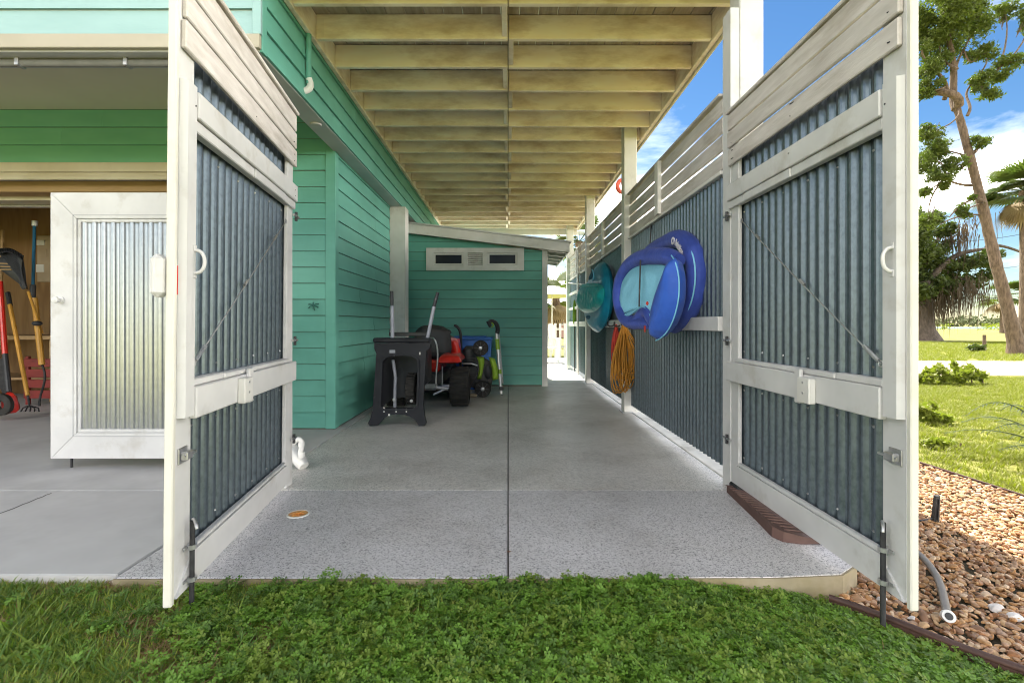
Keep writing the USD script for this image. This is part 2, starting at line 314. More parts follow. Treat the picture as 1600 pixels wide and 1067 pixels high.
def speckle(name, base, chips, dark, rough, scale=150.0, bump=.08):
    LOOK[name] = usdkit.material(stage, f'/World/Looks/{name}', {
        'g': ('geometry', {}), 'v': ('voronoi_texture', {'scale': scale, 'randomness': 1.0}), 'sc': ('separate_color', {}),
        'r': ('rgb_ramp', {'ramp': [(0, dark), (.13, dark), (.17, chips), (.42, chips), (.46, base), (1, tuple(min(1, c * 1.12) for c in base))], 'interpolate': True}),
        'n': ('noise_texture', {'scale': 1.3, 'detail': 8.0, 'roughness': .65}), 'r2': ('rgb_ramp', {'ramp': [(0, (.55, .54, .51)), (.36, (.78, .77, .75)), (.50, (.93, .93, .92)), (.62, (1, 1, 1)), (1, (1.0, 1.0, 1.0))]}), 'm': ('mix', {'mix_type': 'multiply', 'fac': 1.0}),
        'rr': ('map_range', {'from_min': .3, 'from_max': .7, 'to_min': rough + .12, 'to_max': rough - .1}),
        'b': ('bump', {'strength': bump, 'distance': .003}), 'p': ('principled_bsdf', {'roughness': rough})},
        [('g.position', 'v.vector'), ('v.color', 'sc.color'), ('sc.r', 'r.fac'), ('g.position', 'n.vector'), ('n.fac', 'r2.fac'), ('r.color', 'm.color1'), ('r2.color', 'm.color2'), ('m.color', 'p.base_color'), ('n.fac', 'rr.value'), ('rr.result', 'p.roughness'), ('v.distance', 'b.height'), ('b.normal', 'p.normal')], surface='p.BSDF')
speckle('slab_inside', (.70, .67, .64), (.56, .54, .515), (.26, .25, .24), .46, 210)
speckle('slab_outside', (.62, .60, .605), (.53, .515, .52), (.27, .265, .27), .65, 200)

# ------------------------------------------------------------------ ground
def sheet(x0, x1, y0, y1, z): return MB().add([[x0, y0, z], [x1, y0, z], [x1, y1, z], [x0, y1, z]], [[0, 1, 2, 3]])
GZ = -0.10
solo('lawn_ground', sheet(-900, 900, -300, 1500, GZ - .03), 'lawn', kind='structure')
def gz(x): return -.024 - .076 * np.clip((np.asarray(x, float) - .55) / .7, 0, 1)
bs = MB(); xs_ = [-9, .55, .75, .9, 1.05, 1.25, 1.62]
for a_, b_ in zip(xs_[:-1], xs_[1:]): bs.add([[a_, -1.2, gz(a_) - .018], [b_, -1.2, gz(b_) - .018], [b_, 2.0, gz(b_) - .018], [a_, 2.0, gz(a_) - .018]], [[0, 1, 2, 3]])
solo('bare_soil', bs, 'soil', kind='structure')
JY = 2.965
# coated slab: two bays either side of the long joint, each with a weathered outer panel and an inner panel
def slab_piece(name, x0, x1, y0, y1, m):
    solo(name, MB().box(x0, x1, y0, y1, -.16, 0, b=.006), m, kind='structure')
slab_piece('coated_slab', -1.555, -.0035, JY + .001, 14.5, 'slab_inside')
slab_piece('coated_slab', .0035, 1.400, JY + .001, 14.5, 'slab_inside')
slab_piece('coated_slab', -1.555, -.0035, 1.945, JY, 'slab_outside')
edge = Polygon([(.0035, JY), (.0035, 1.945), (1.05, 1.952), (1.33, 1.975), (1.44, 2.05), (1.48, 2.2), (1.49, JY)])
solo('coated_slab', MB().extrude(edge, lambda u, w, h: np.c_[u, w, h], -.16, 0.0), 'slab_outside', kind='structure')
lip = LineString([(.0, 1.9405), (1.05, 1.9475), (1.335, 1.9705), (1.4445, 2.047), (1.4845, 2.2), (1.4945, JY)]).buffer(.0042, cap_style=2)
solo('slab_edge', MB().extrude(lip, lambda u, w, h: np.c_[u, w, h], -.16, -.004), 'slab_edge', kind='structure')
solo('slab_edge', MB().box(-1.555, 0, 1.936, 1.944, -.16, -.004), 'slab_edge', kind='structure')
solo('slab_joint', MB().box(-.0034, .0034, 1.95, 14.5, -.1, -.006), 'joint_dark', kind='structure')
# driveway of plain concrete on the left, in panels
for (x0, x1, y0, y1) in ((-5.2, -1.563, 1.97, JY - .004), (-9, -5.208, 1.97, JY - .004), (-9, -1.563, JY + .004, 4.74)):
    slab_piece('driveway', x0, x1, y0, y1, 'concrete')
solo('garage_floor', MB().box(-9, -1.75, 4.745, 9.0, -.16, -.006), 'concrete', kind='structure')
slab_piece('driveway', -1.745, -1.563, 4.745, 14.5, 'concrete')
solo('driveway_joint', MB().box(-9, -1.57, 1.99, 4.75, -.12, -.009), 'joint_dark', kind='structure')
crack = spline([G(-30, 812), G(12, 797), G(48, 783), G(82, 770)], 14); crack[:, :2] += NR.normal(0, .004, (14, 2)); crack[:, 2] = .0005
solo('driveway_crack', MB().tube(crack, .0022, 4), 'joint_dark', kind='structure')
path = [(4, 10.2), (10, 10.9), (16, 10.4), (24, 9.6), (60, 8.0)]
pl = spline([(x, y, 0) for x, y in path], 40)[:, :2]; w = 2.3
solo('sand_path', MB().extrude(LineString([(x, y + 2.2) for x, y in pl]).buffer(w, cap_style=2), lambda u, v, h: np.c_[u, v, h], GZ - .05, GZ - .024), 'sand_path', kind='structure')
solo('water', sheet(20, 600, 118, 190, GZ - .02), 'water', kind='structure')

# ------------------------------------------------------------------ house
def siding(parent, m, A, B, nrm, z0, z1, e=.153, name='siding_board', t=.017, topclip=None):
    A, B, n = np.array(A, float), np.array(B, float), np.array(nrm, float)
    z = z0; rj = random.Random(int(abs(A[0]) * 100 + z0 * 37)); Ln = np.linalg.norm(B - A)
    while z < z1 - .02:
        zt = min(z + e, z1); o1 = .003 + (t - .003) * (1 - (zt - z) / e) if zt < z + e - 1e-6 else .003
        cuts = [0.0, 1.0]
        if topclip is None and Ln > 2.0:
            cuts = [0.0] + sorted(c + rj.uniform(-.3, .3) / Ln for c in np.arange(rj.uniform(.5, 2.6), Ln - .5, 3.2) / Ln) + [1.0]
        for c0, c1 in zip(cuts[:-1], cuts[1:]):
            v = []; dz = rj.uniform(-.0012, .0012)
            for zz, o in ((z + .0045 + dz, t + rj.uniform(-.0015, .0015)), (zt, o1)):
                a, b = A, B
                if topclip is not None: a, b = topclip(zz)
                a, b = np.array(a, float), np.array(b, float); d_ = b - a
                a, b = a + d_ * (c0 + (.0012 / Ln if c0 > 0 else 0)), a + d_ * (c1 - (.0012 / Ln if c1 < 1 else 0))
                v += [[*a, zz], [*b, zz], [*(b + n * o), zz], [*(a + n * o), zz]]
            part(name, MB().hexa(np.array(v)), m, parent)
        z = zt

WX, BX, BZ = -1.66, -1.50, 2.64
WY, WE = 4.70, 6.87
house = thing('house', 'teal clapboard house with open garage bay and overhanging upper storey', 'house', (-3.5, 4.7, 0))
part('wall', bx(WX - .14, WX, WY, WE + .1, 0, 3.05), 'interior_dark', house)
siding(house, 'teal_paint', (WX, WY + .06), (WX, WE), (1, 0), .008, 3.05)
part('wall', bx(-2.32, WX - .145, WY, WY + .14, 0, 2.53), 'interior_dark', house)
siding(house, 'teal_paint', (-2.32, WY), (WX - .07, WY), (0, -1), .008, 3.04)
part('corner_board', bx(WX - .075, WX + .02, WY - .022, WY, .006, 3.04), 'teal_paint', house)
part('corner_board', bx(WX, WX + .02, WY + .001, WY + .07, .006, 3.04), 'teal_paint', house)
part('skirt_strip', bx(-2.32, WX + .004, WY - .012, WY + .0, 0, .008, b=0), 'interior_dark', house)
part('skirt_strip', bx(WX, WX + .01, WY + .02, WE, 0, .008, b=0), 'interior_dark', house)
# wall above the garage opening
part('wall', bx(-9, -1.80, WY + .001, WY + .139, 2.40, 5.6, b=0), 'interior_dark', house)
siding(house, 'teal_paint_green_cast', (-9, WY), (-2.32, WY), (0, -1), 2.53, 3.04, e=.17)
part('header_trim', bx(-9, -2.32, WY - .035, WY, 2.44, 2.53), 'beige_trim', house)
part('header_trim', bx(-9, -2.32, WY - .022, WY, 2.405, 2.437), 'beige_trim', house)
part('header_trim', bx(-9, -2.32, WY - .040, WY, 2.365, 2.402), 'beige_trim', house)
part('garage_header', bx(-9, -2.32, WY + .15, WY + .34, 2.30, 2.43), 'stud_wood', house)
part('garage_header', bx(-9, -2.32, WY + .36, WY + .55, 2.27, 2.40), 'beige_trim', house)
part('door_track', bx(-9, -2.32, WY + .57, WY + .64, 2.25, 2.30), 'hardware', house)
part('door_jamb', bx(-2.37, -2.325, WY + .0, WY + .14, 0, 2.36), 'beige_trim', house)
# garage interior
px0 = -9.0
while px0 < -1.9:
    w_ = 1.2 if px0 < -6.6 else .55
    part('plywood_sheet', bx(px0, min(px0 + w_ - .006, -1.82), 7.10, 7.115 + .01 * R.random(), 0, 2.7, b=.002), 'plywood', house); px0 += w_
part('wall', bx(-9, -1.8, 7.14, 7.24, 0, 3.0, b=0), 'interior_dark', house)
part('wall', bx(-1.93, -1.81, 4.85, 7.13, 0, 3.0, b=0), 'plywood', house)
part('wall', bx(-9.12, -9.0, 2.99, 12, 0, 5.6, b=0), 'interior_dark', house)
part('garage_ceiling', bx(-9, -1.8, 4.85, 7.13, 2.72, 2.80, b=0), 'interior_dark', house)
# porch ceiling and the dropped beams round it
part('porch_ceiling', bx(-9, WX - .01, 3.17, WY - .001, 3.045, 3.10, b=0), 'ceiling_paint', house)
part('front_beam', bx(-9, WX - .001, 2.975, 3.165, BZ, 3.04), 'soffit_grey', house)
part('beam_trim', bx(-9, BX + .012, 2.945, 2.974, BZ + .012, BZ + .095), 'beige_trim_lit', house)
part('side_beam', bx(WX, BX - .002, 2.975, 11.0, BZ, 3.2), 'soffit_grey', house)
part('wall', bx(-9, BX - .003, 2.976, 3.12, 3.105, 5.6, b=0), 'interior_dark', house)
part('wall', bx(WX, BX - .003, 3.125, 12.0, 3.205, 5.6, b=0), 'interior_dark', house)
siding(house, 'teal_paint_lit', (-9, 2.975), (BX - .03, 2.975), (0, -1), BZ + .095, 5.6)
siding(house, 'teal_paint', (BX, 3.03), (BX, 11.0), (1, 0), BZ, 5.6)
part('corner_board', bx(BX - .035, BX + .018, 2.952, 2.975, BZ + .096, 5.6), 'teal_paint_lit', house)
part('corner_board', bx(BX - .001, BX + .018, 2.976, 3.03, BZ + .0, 5.6), 'teal_paint', house)
# conduit along the back of the front beam
zc = 2.497; yc = 3.06
mat('conduit_grey', two((.16, .16, .155), (.22, .215, .21)), ns=8, rough=.6)
pp = part('conduit', MB().cyl((-9, yc, zc + .12), (WX - .05, yc, zc + .12), .022, 12), 'conduit_grey', house, smooth=40)
for x in (-2.36, -3.03, -4.3): part('strap', MB().box(x - .012, x + .012, yc - .03, yc + .03, zc + .095, zc + .15, b=.003), 'hardware', house)
# square white porch column at the far end of the wall
part('porch_column', bx(WX + .003, -1.44, WE + .02, WE + .25, 0, BZ), 'white_paint', house)
part('wall', bx(WX - .14, WX - .01, WE + .1, 12, 0, 2.64, b=0), 'teal_paint', house)
# downpipe on the side wall
part('downpipe', MB().tube(spline([(BX + .035, 3.62, 5.5), (BX + .035, 3.62, 4.0), (BX + .035, 3.62, 2.76)], 6), .020, 12), 'teal_paint', house, smooth=40)
part('pipe_elbow', MB().tube(spline([(BX + .035, 3.62, 2.80), (BX + .03, 3.62, 2.72), (BX - .02, 3.60, 2.70), (BX - .11, 3.56, 2.70)], 12), .024, 12), 'pvc', house, smooth=40)
orn = MB(); oc = P(490, 478, WY - .03)
for k, (dx_, dz_) in enumerate(((-.05, .015), (.05, .02), (-.045, -.02), (.045, -.015), (0, .035), (.01, -.04))): orn.tube(spline([oc, oc + [dx_ * .5, -.01, dz_ * .5 + .008], oc + [dx_, 0, dz_]], 6), .006, 6)
mat('ornament_teal', two((.02, .12, .10), (.04, .17, .14)), ns=20, rough=.5)
part('wall_ornament', orn, 'ornament_teal', house)
# unseen house roof, carried out over the upper deck to block sun
part('roof', MB().hexa(np.array([[-9.6, 2.6, 5.6], [1.62, 2.6, 5.6], [1.62, 12.6, 5.6], [-9.6, 12.6, 5.6], [-9.6, 7.9, 7.6], [-1.5, 7.9, 7.6], [-1.5, 8.4, 7.6], [-9.6, 8.4, 7.6]])), 'roof_metal', house)
# soffit light cover
part('soffit_cap', MB().lathe([(0, 0), (0, .05), (-.012, .045), (-.016, 0)], (BX - .08, 4.05, BZ - .0), 'z', 18), 'soffit_grey', house, smooth=40)

# ------------------------------------------------------------------ deck overhead
JZ = 1 + 2.136
deck = thing('deck', 'raised timber deck overhead with cream painted joists and plank underside', 'deck', (0, 3.3, JZ))
DX0, DX1 = -1.478, 1.57
ys = [2.88 + .4064 * k for k in range(21)]
part('ledger', bx(DX0 - .002, DX0 + .036, 2.97, 11.1, JZ - .012, JZ + .185), 'joist_paint', deck)
part('rim_joist', bx(DX1 - .038, DX1, 2.97, 11.1, JZ - .01, JZ + .19), 'joist_paint', deck)
part('fascia', bx(DX1 + .002, DX1 + .022, 2.95, 11.1, JZ - .03, JZ + .215), 'beige_trim', deck)
part('rim_joist', bx(DX0 + .04, DX1 - .04, 2.975, 3.012, JZ - .004, JZ + .184), 'joist_paint', deck)
for i, y in enumerate(ys):
    if y < 3.05: continue
    d = R.uniform(-.004, .004); dz = R.uniform(-.003, .003)
    part('joist', bx(DX0 + .038, -.004, y, y + .038, JZ + dz, JZ + .184, b=.004), 'joist_paint', deck)
    part('joist', bx(.004, DX1 - .04, y + .006 + d, y + .044 + d, JZ - dz, JZ + .184, b=.004), 'joist_paint', deck)
    xs = -.045 if i % 2 else .004
    if i < 20: part('blocking', bx(xs, xs + .038, y + .046, y + .404, JZ + .012, JZ + .182, b=.003), 'joist_paint', deck)
x = DX0
while x < DX1:
    part('deck_board', bx(x, x + .137, 2.92, 11.12, JZ + .188, JZ + .213 + R.uniform(0, .002), b=.003), 'deck_board', deck); x += .1425
part('end_beam', bx(DX0 - .0, DX1, 11.13, 11.2, JZ - .12, JZ + .2), 'white_paint', deck)
for (y, tall) in ((2.985, 1), (5.55, 0), (8.24, 0), (10.93, 0)):
    if tall:
        part('post', bx(1.405, 1.548, y, y + .143, 0, JZ + .18, b=.006), 'gate_white', deck)
    else: part('post', bx(1.306, 1.452, y, y + .143, 0, JZ + .18, b=.006), 'white_paint', deck)
    if not tall: part('post_foot', bx(1.285, 1.41, y - .03, y + .16, 0, .012, b=.003), 'hardware', deck)
# joist hanger plates against the ledger
for y in ys[1:16]:
    part('hanger', MB().box(DX0 + .04, DX0 + .10, y - .002, y - .0005, JZ + .01, JZ + .15), 'joist_paint', deck)

# ------------------------------------------------------------------ corrugated sheets
def corr(u0, u1, z0, z1, M, off=0.0, amp=.0095, pitch=.0677, seg=10, th=.0012, phase=0.0, bow=0):
    n = int((u1 - u0) / pitch * seg) + 2; u = np.linspace(u0, u1, n)
    ph = ((u - u0) / pitch + phase) * 2 * np.pi
    s_ = np.sin(ph); w = off + amp * np.sign(s_) * np.abs(s_) ** .7
    top, bot = [], []
    v = np.vstack([np.c_[u, w, np.full(n, z0)], np.c_[u, w, np.full(n, z1)], np.c_[u, w - th, np.full(n, z0)], np.c_[u, w - th, np.full(n, z1)]])
    i = np.arange(n - 1); f = np.vstack([np.c_[i, i + 1, i + 1 + n, i + n], np.c_[i + 2 * n, i + 3 * n, i + 1 + 3 * n, i + 1 + 2 * n], np.c_[i, i + 2 * n, i + 1 + 2 * n, i + 1], np.c_[i + n, i + 1 + n, i + 1 + 3 * n, i + 3 * n]])
    return MB().add(v, f).xf(M)

# ------------------------------------------------------------------ gate leaves
LG = 1.317
def gate(label, hinge, free, mirror):
    h = np.array([hinge[0], hinge[1], 0.0]); fr = np.array([free[0], free[1], 0.0]); u = (fr - h) / np.linalg.norm(fr - h)
    n = np.array([-u[1], u[0], 0]); n = n if n[0] * (1 if mirror else -1) > 0 else -n      # inward normal
    M = np.eye(4); M[:3, 0], M[:3, 1], M[:3, 2], M[:3, 3] = u, n, [.010 if mirror else 0, 0, 1], h
    g = thing('gate', label, 'gate', tuple(h))
    W = 'gate_white'
    def b(name, *a, m=W, bev=.004, lab=None, parent=g): return part(name, MB().box(*a, b=bev).xf(M), m, parent, lab)
    ztop = 2.30
    b('stile', LG - .11, LG, -.022, 0, .056, ztop); b('stile', 0, .098, -.022, 0, .056, ztop)
    b('edge_board', LG + .001, LG + .022, -.024, .004, .04, ztop + .06, m='beige_edge')
    # long bevelled stop board on the closing stile
    c = [(LG - .082, 0), (LG - .074, .026), (LG - .012, .026), (LG - .004, .001)]
    v = [[x_, y_ + .0005, z_] for z_ in (.675, 1.845) for x_, y_ in c]
    part('stop_board', MB().hexa(np.array(v)).xf(M), W, g)
    # bottom rail with mitred corner and bead
    v = [[.02, -.02, .056], [LG - .005, -.02, .056], [LG - .005, .008, .056], [.02, .008, .056], [.09, -.02, .168], [LG - .112, -.02, .168], [LG - .112, .008, .168], [.09, .008, .168]]
    part('bottom_rail', MB().hexa(np.array(v)).xf(M), W, g)
    b('bead', .099, LG - .112, -.022, .003, .170, .188)
    b('middle_rail', -.004, LG - .085, .001, .030, .66, .775)
    u3 = [.085, .62, .98, LG - .086]
    for k in range(3): b('ledge_strip', u3[k] + .002, u3[k + 1] - .002, -.022, .018 + .004 * (k % 2), .777, .799 + .004 * (k == 2))
    b('upper_rail', -.004, LG - .088, .001, .028, 1.74, 1.836)
    for k in range(3): b('ledge_strip', ([-.004, .2, .66, LG - .088][k]) + .002, [-.004, .2, .66, LG - .088][k + 1] - .002, -.022, .016 + .004 * (k % 2), 1.694, 1.738)
    for z0, z1 in ((1.952, 2.051), (2.062, 2.156), (2.167, 2.262)):
        b('slat', -.008, LG - .012 + R.uniform(-.008, .003), .001, .019 + R.uniform(-.002, .002), z0, z1, m='slat_wood')
    b('top_cap', -.01, LG + .0, -.055, .032, 2.266, 2.284, m='slat_wood')
    ph = .0 if mirror else .3
    part('corrugated_panel', corr(.05, LG - .05, .09, 2.03, M, off=-.036, phase=ph), 'galv', g)
    # roofing screws with washers
    for z in (.225, .62, .84, 1.655):
        for k in range(6):
            uu = .05 + (k * 3 + .25 - ph + .0) * .0677 + .0677
            if .11 < uu < LG - .13: part('panel_screw', MB().cyl((uu, -.0275, z + R.uniform(-.01, .01)), (uu, -.0235, z), .0045, 8).xf(M), 'hardware', g)
    # pull handle
    hu = .066 if mirror else .030
    hp = spline([(LG - hu, .026, 1.262), (LG - hu, .048, 1.256), (LG - hu, .060, 1.222), (LG - hu, .048, 1.188), (LG - hu, .026, 1.182)], 16)
    hd = part('handle', MB().tube(hp, .0065, 8).xf(M), W, g, smooth=50)
    for z in (1.270, 1.174): part('handle_foot', MB().box(LG - hu - .009, LG - hu + .009, .026, .030, z - .012, z + .012, b=.002).xf(M), W, hd)
    # sag cable, turnbuckle and eyes
    a0, a1 = np.array([.150, .006, 1.593]), np.array([LG - .10, .012, .858])
    cab = [a0 + (a1 - a0) * t - np.array([0, 0, .006 * math.sin(math.pi * t)]) for t in np.linspace(0, 1, 12)]
    cb = part('cable', MB().tube(cab, .0030, 6).xf(M), 'hardware', g, smooth=50)
    dv = (a1 - a0) / np.linalg.norm(a1 - a0)
    for t in (.17, .55): q = a0 + (a1 - a0) * t; part('cable_clamp', MB().cyl(q - dv * .022, q + dv * .022, .0075, 8).xf(M), 'hardware', cb)
    q = a1 - dv * .055; part('turnbuckle', MB().cyl(q - dv * .05, q + dv * .04, .0075, 8).xf(M), 'hardware', cb)
    for q in (a0, a1):
        th = np.linspace(0, 2 * np.pi, 12); part('eye', MB().tube([[q[0] + .011 * math.cos(t), q[1], q[2] + .011 * math.sin(t)] for t in th], .0028, 6).xf(M), 'hardware', cb)
    # drop bar block on the middle rail
    blk = b('bar_bracket', .74, .785, .031, .048, .645, .80, m='gate_white'); b('bracket_block', .785, .875, .031, .062, .655, .765, m='white_paint', parent=blk)
    for z in (.70, .745): part('screw', MB().cyl((.83, .061, z), (.83, .065, z), .005, 8).xf(M), 'hardware', blk)
    # latch box on the closing stile
    lt = b('latch', LG - .075, LG - .015, .0005, .006, .512, .568, m='hardware'); b('latch_hasp', LG - .068, LG - .022, .006, .03, .525, .555, m='hardware', parent=lt)
    part('latch_pin', MB().cyl((LG - .10, .02, .54), (LG - .015, .02, .54), .0065, 8).xf(M), 'hardware', lt)
    # cane bolt
    ur = LG - .075
    rod = part('drop_rod', MB().tube([[ur, .024, .30], [ur, .024, -.11]], .0085, 10).xf(M), 'rod_metal', g, smooth=50)
    part('rod_handle', MB().tube(spline([(ur, .024, .285), (ur, .026, .302), (ur + .008, .032, .306), (ur + .045, .06, .285)], 10), .006, 8).xf(M), 'hardware', rod, smooth=50)
    for z in (.205, .09): b('rod_bracket', ur - .03, ur + .034, .0085, .014, z - .006, z + .006, m='hardware', bev=.002, parent=rod); part('rod_guide', MB().lathe([(-.008, .0095), (-.008, .016), (.008, .016), (.008, .0095), (-.008, .0095)], (0, 0, 0), 'z', 12).xf(np.block([[M[:3, :3], (M[:3, :3] @ np.array([ur, .024, z]) + M[:3, 3])[:, None]], [np.zeros((1, 3)), np.ones((1, 1))]])), 'hardware', rod)
    # gudgeon hinges at the hinge stile
    for z in (.90, 1.66, .30):
        hg = part('hinge', MB().cyl((-.075, .012, z), (.018, .012, z), .008, 8).xf(M), 'hardware', g)
        part('hinge_pin', MB().cyl((-.03, .012, z - .03), (-.03, .012, z + .025), .009, 8).xf(M), 'rod_metal', hg)
    # screw heads on slats and rails
    for uu in (.05, .66, LG - .06):
        for z in (1.975, 2.025, 2.085, 1.765, 1.81):
            z += R.uniform(-.012, .012)
            if R.random() < .35: continue
            part('screw', MB().cyl((uu + R.uniform(-.03, .03), .015, z), (uu + .0, .0215 if z > 1.9 else .0295, z), .0026, 6).xf(M), 'rod_metal', g)
    return g, M
gl, ML = gate('left gate leaf of corrugated steel with white wooden frame, beside the garage', (-1.325, 2.992), (-1.147, 1.687), True)
gr, MR_ = gate('right gate leaf of corrugated steel with white wooden frame, beside the pebble bed', (1.349, 2.984), (1.349, 1.667), False)
# white box on the outer side of the left leaf and a red reflector strip
bxm = MB().box(LG - .02, LG + .05, -.065, -.026, 1.09, 1.235, b=.016).xf(ML); part('lock_cover', bxm, 'gate_white', gl)
part('reflector', MB().box(LG - .004, LG + .0, .0002, .003, 1.10, 1.20).xf(ML), 'red_paint', gl)
# hinge jambs
part('hinge_jamb', bx(1.349, 1.403, 2.99, 3.10, 0, 2.92), 'gate_white', gr and deck)
part('hinge_post', bx(-1.44, -1.352, 3.0, 3.09, 0, 2.28), 'gate_white', house)

# ------------------------------------------------------------------ fence along the right
fence = thing('fence', 'long fence of corrugated steel with white slats above along the passage', 'fence', (1.5, 7, 0))
FM = np.array([[0, -1, 0, 1.390], [1, 0, 0, 0], [0, 0, 1, 0], [0, 0, 0, 1.0]])
for k, (y0, y1) in enumerate(((3.13, 4.42), (4.42, 5.70), (5.70, 7.0), (7.0, 8.30), (8.30, 9.6), (9.6, 11.0))):
    part('corrugated_panel', corr(y0, y1 - .001, .085, 1.965, FM, off=.002 * (k % 2), seg=8), 'galv', fence)
for y0, y1 in ((3.14, 5.62), (5.624, 8.31), (8.314, 11.0)):
    ym = (y0 + y1) / 2 + .05
    for k, z in enumerate((1.985, 2.104, 2.223, 2.342)):
        part('slat', bx(1.366 + R.uniform(-.002, .002), 1.385, y0 + .001, y1, z + R.uniform(-.003, .003), z + .101 + R.uniform(-.003, .003), b=.004), 'slat_wood', fence)
    part('sill_strip', bx(1.350, 1.405, y0 + .001, y1, 1.952, 1.977), 'white_paint', fence)
    part('batten', bx(1.328, 1.363, ym - .05, ym + .05, 1.98, 2.45), 'white_paint', fence)
    part('top_cap', bx(1.34, 1.41, y0 + .001, y1, 2.450, 2.468), 'slat_wood', fence)
    part('rail', bx(1.338, 1.378, y0 + .002, y1, .955, 1.048), 'gate_white' if y0 < 8 else 'white_paint', fence)
for z in (1.30, 1.62): part('rail', bx(1.345, 1.378, 8.39, 10.93, z, z + .05), 'white_paint', fence)
part('batten', bx(1.316, 1.344, 9.35, 9.47, .05, 2.44), 'white_paint', fence)
part('brace', MB().tube([(1.33, 8.5, 1.68), (1.33, 10.8, 1.9)], .012, 8), 'white_paint', fence)
solo('curb', MB().box(1.401, 1.85, 3.13, 14.4, -.1, .006, b=.004), 'pale_concrete', kind='structure')  # concrete strip made pale to stand for light leaking under the fence

# ------------------------------------------------------------------ shed at the end
SY = 7.94
shed = thing('shed', 'teal lean-to shed with sloping roof and narrow white framed window', 'shed', (-.5, 7.94, 0))
sx0, sx1 = -1.65, .55
def zslope(x): return 2.452 - (x + 1.65) * (2.452 - 2.182) / 2.28
def xslope(z): return np.clip(-1.65 + (2.452 - z) * 2.28 / .27, sx0 + .01, sx1)
siding(shed, 'teal_paint', (sx0, SY), (sx1, SY), (0, -1), .02, 2.45, topclip=lambda z: ((sx0, SY), (float(xslope(z)), SY)))
part('wall', MB().hexa(np.array([[sx0, SY + .0005, 0], [.54, SY + .0005, 0], [.54, SY + .003, 0], [sx0, SY + .003, 0], [sx0, SY + .0005, 2.44], [.54, SY + .0005, 2.19], [.54, SY + .003, 2.19], [sx0, SY + .003, 2.44]])), 'interior_dark', shed)  # thin dark sheet added behind the boards as shade in the lap gaps
part('wall', MB().hexa(np.array([[sx0, SY + .004, 0], [.62, SY + .004, 0], [.62, 9.9, 0], [sx0, 9.9, 0], [sx0, SY + .004, 2.45], [.62, SY + .004, 2.18], [.62, 9.9, 2.18], [sx0, 9.9, 2.45]])), 'teal_paint', shed)
part('corner_board', bx(.545, .635, SY - .022, SY - .0005, 0, 2.19), 'white_paint', shed)
def slopeboard(x0, x1, y0, y1, lo, hi): return MB().hexa(np.array([[x0, y0, zslope(x0) + lo], [x1, y0, zslope(x1) + lo], [x1, y1, zslope(x1) + lo], [x0, y1, zslope(x0) + lo], [x0, y0, zslope(x0) + hi], [x1, y0, zslope(x1) + hi], [x1, y1, zslope(x1) + hi], [x0, y1, zslope(x0) + hi]]))
part('fascia', slopeboard(-1.63, .97, SY - .14, SY - .115, -.005, .145), 'white_paint', shed)
part('roof', slopeboard(-1.64, 1.0, SY - .16, 10.05, .147, .172), 'roof_metal', shed)
for k in range(5):
    y = SY + .05 + k * .42; part('rafter', slopeboard(.64, .955, y, y + .045, .0, .14), 'white_paint', shed)
part('eave_board', slopeboard(.958, .975, SY - .112, 10.0, -.0, .142), 'white_paint', shed)
wx = lambda px: (px - HX) * SY / F
wz = lambda py: CH - (py - HY) * SY / F
fr_o = Polygon([(wx(666.5), wz(423)), (wx(818.7), wz(423)), (wx(818.7), wz(388)), (wx(666.5), wz(388))])
for a, b_ in ((678, 724.5), (731, 754), (762, 808)):
    fr_o = fr_o.difference(Polygon([(wx(a), wz(415)), (wx(b_), wz(415)), (wx(b_), wz(395.5)), (wx(a), wz(395.5))]))
to_shed = lambda u, w_, h: np.c_[u, np.full(len(u), SY) - h, w_]
win = part('window_frame', MB().extrude(fr_o, to_shed, .002, .045), 'white_paint', shed)
for a, b_ in ((678, 724.5), (762, 808)):
    part('window_pane', MB().box(wx(a) + .001, wx(b_) - .001, SY - .020, SY - .016, wz(414.8), wz(395.7)), 'pane_dark', win)
    part('sash', MB().extrude(Polygon([(wx(a) + .002, wz(414.6)), (wx(b_) - .002, wz(414.6)), (wx(b_) - .002, wz(395.9)), (wx(a) + .002, wz(395.9))]).difference(Polygon([(wx(a) + .03, wz(411.8)), (wx(b_) - .03, wz(411.8)), (wx(b_) - .03, wz(398.6)), (wx(a) + .03, wz(398.6))])), to_shed, .021, .034), 'white_paint', win)
part('louvre_back', MB().box(wx(731.2), wx(753.8), SY - .018, SY - .015, wz(414.8), wz(395.7)), 'interior_dark', win)
for k in range(6):
    z = wz(414) + k * .032; part('louvre_slat', MB().hexa(np.array([[wx(731.3), SY - .040, z], [wx(753.7), SY - .040, z], [wx(753.7), SY - .036, z - .003], [wx(731.3), SY - .036, z - .003], [wx(731.3), SY - .022, z + .024], [wx(753.7), SY - .022, z + .024], [wx(753.7), SY - .018, z + .021], [wx(731.3), SY - .018, z + .021]])), 'white_paint', win)

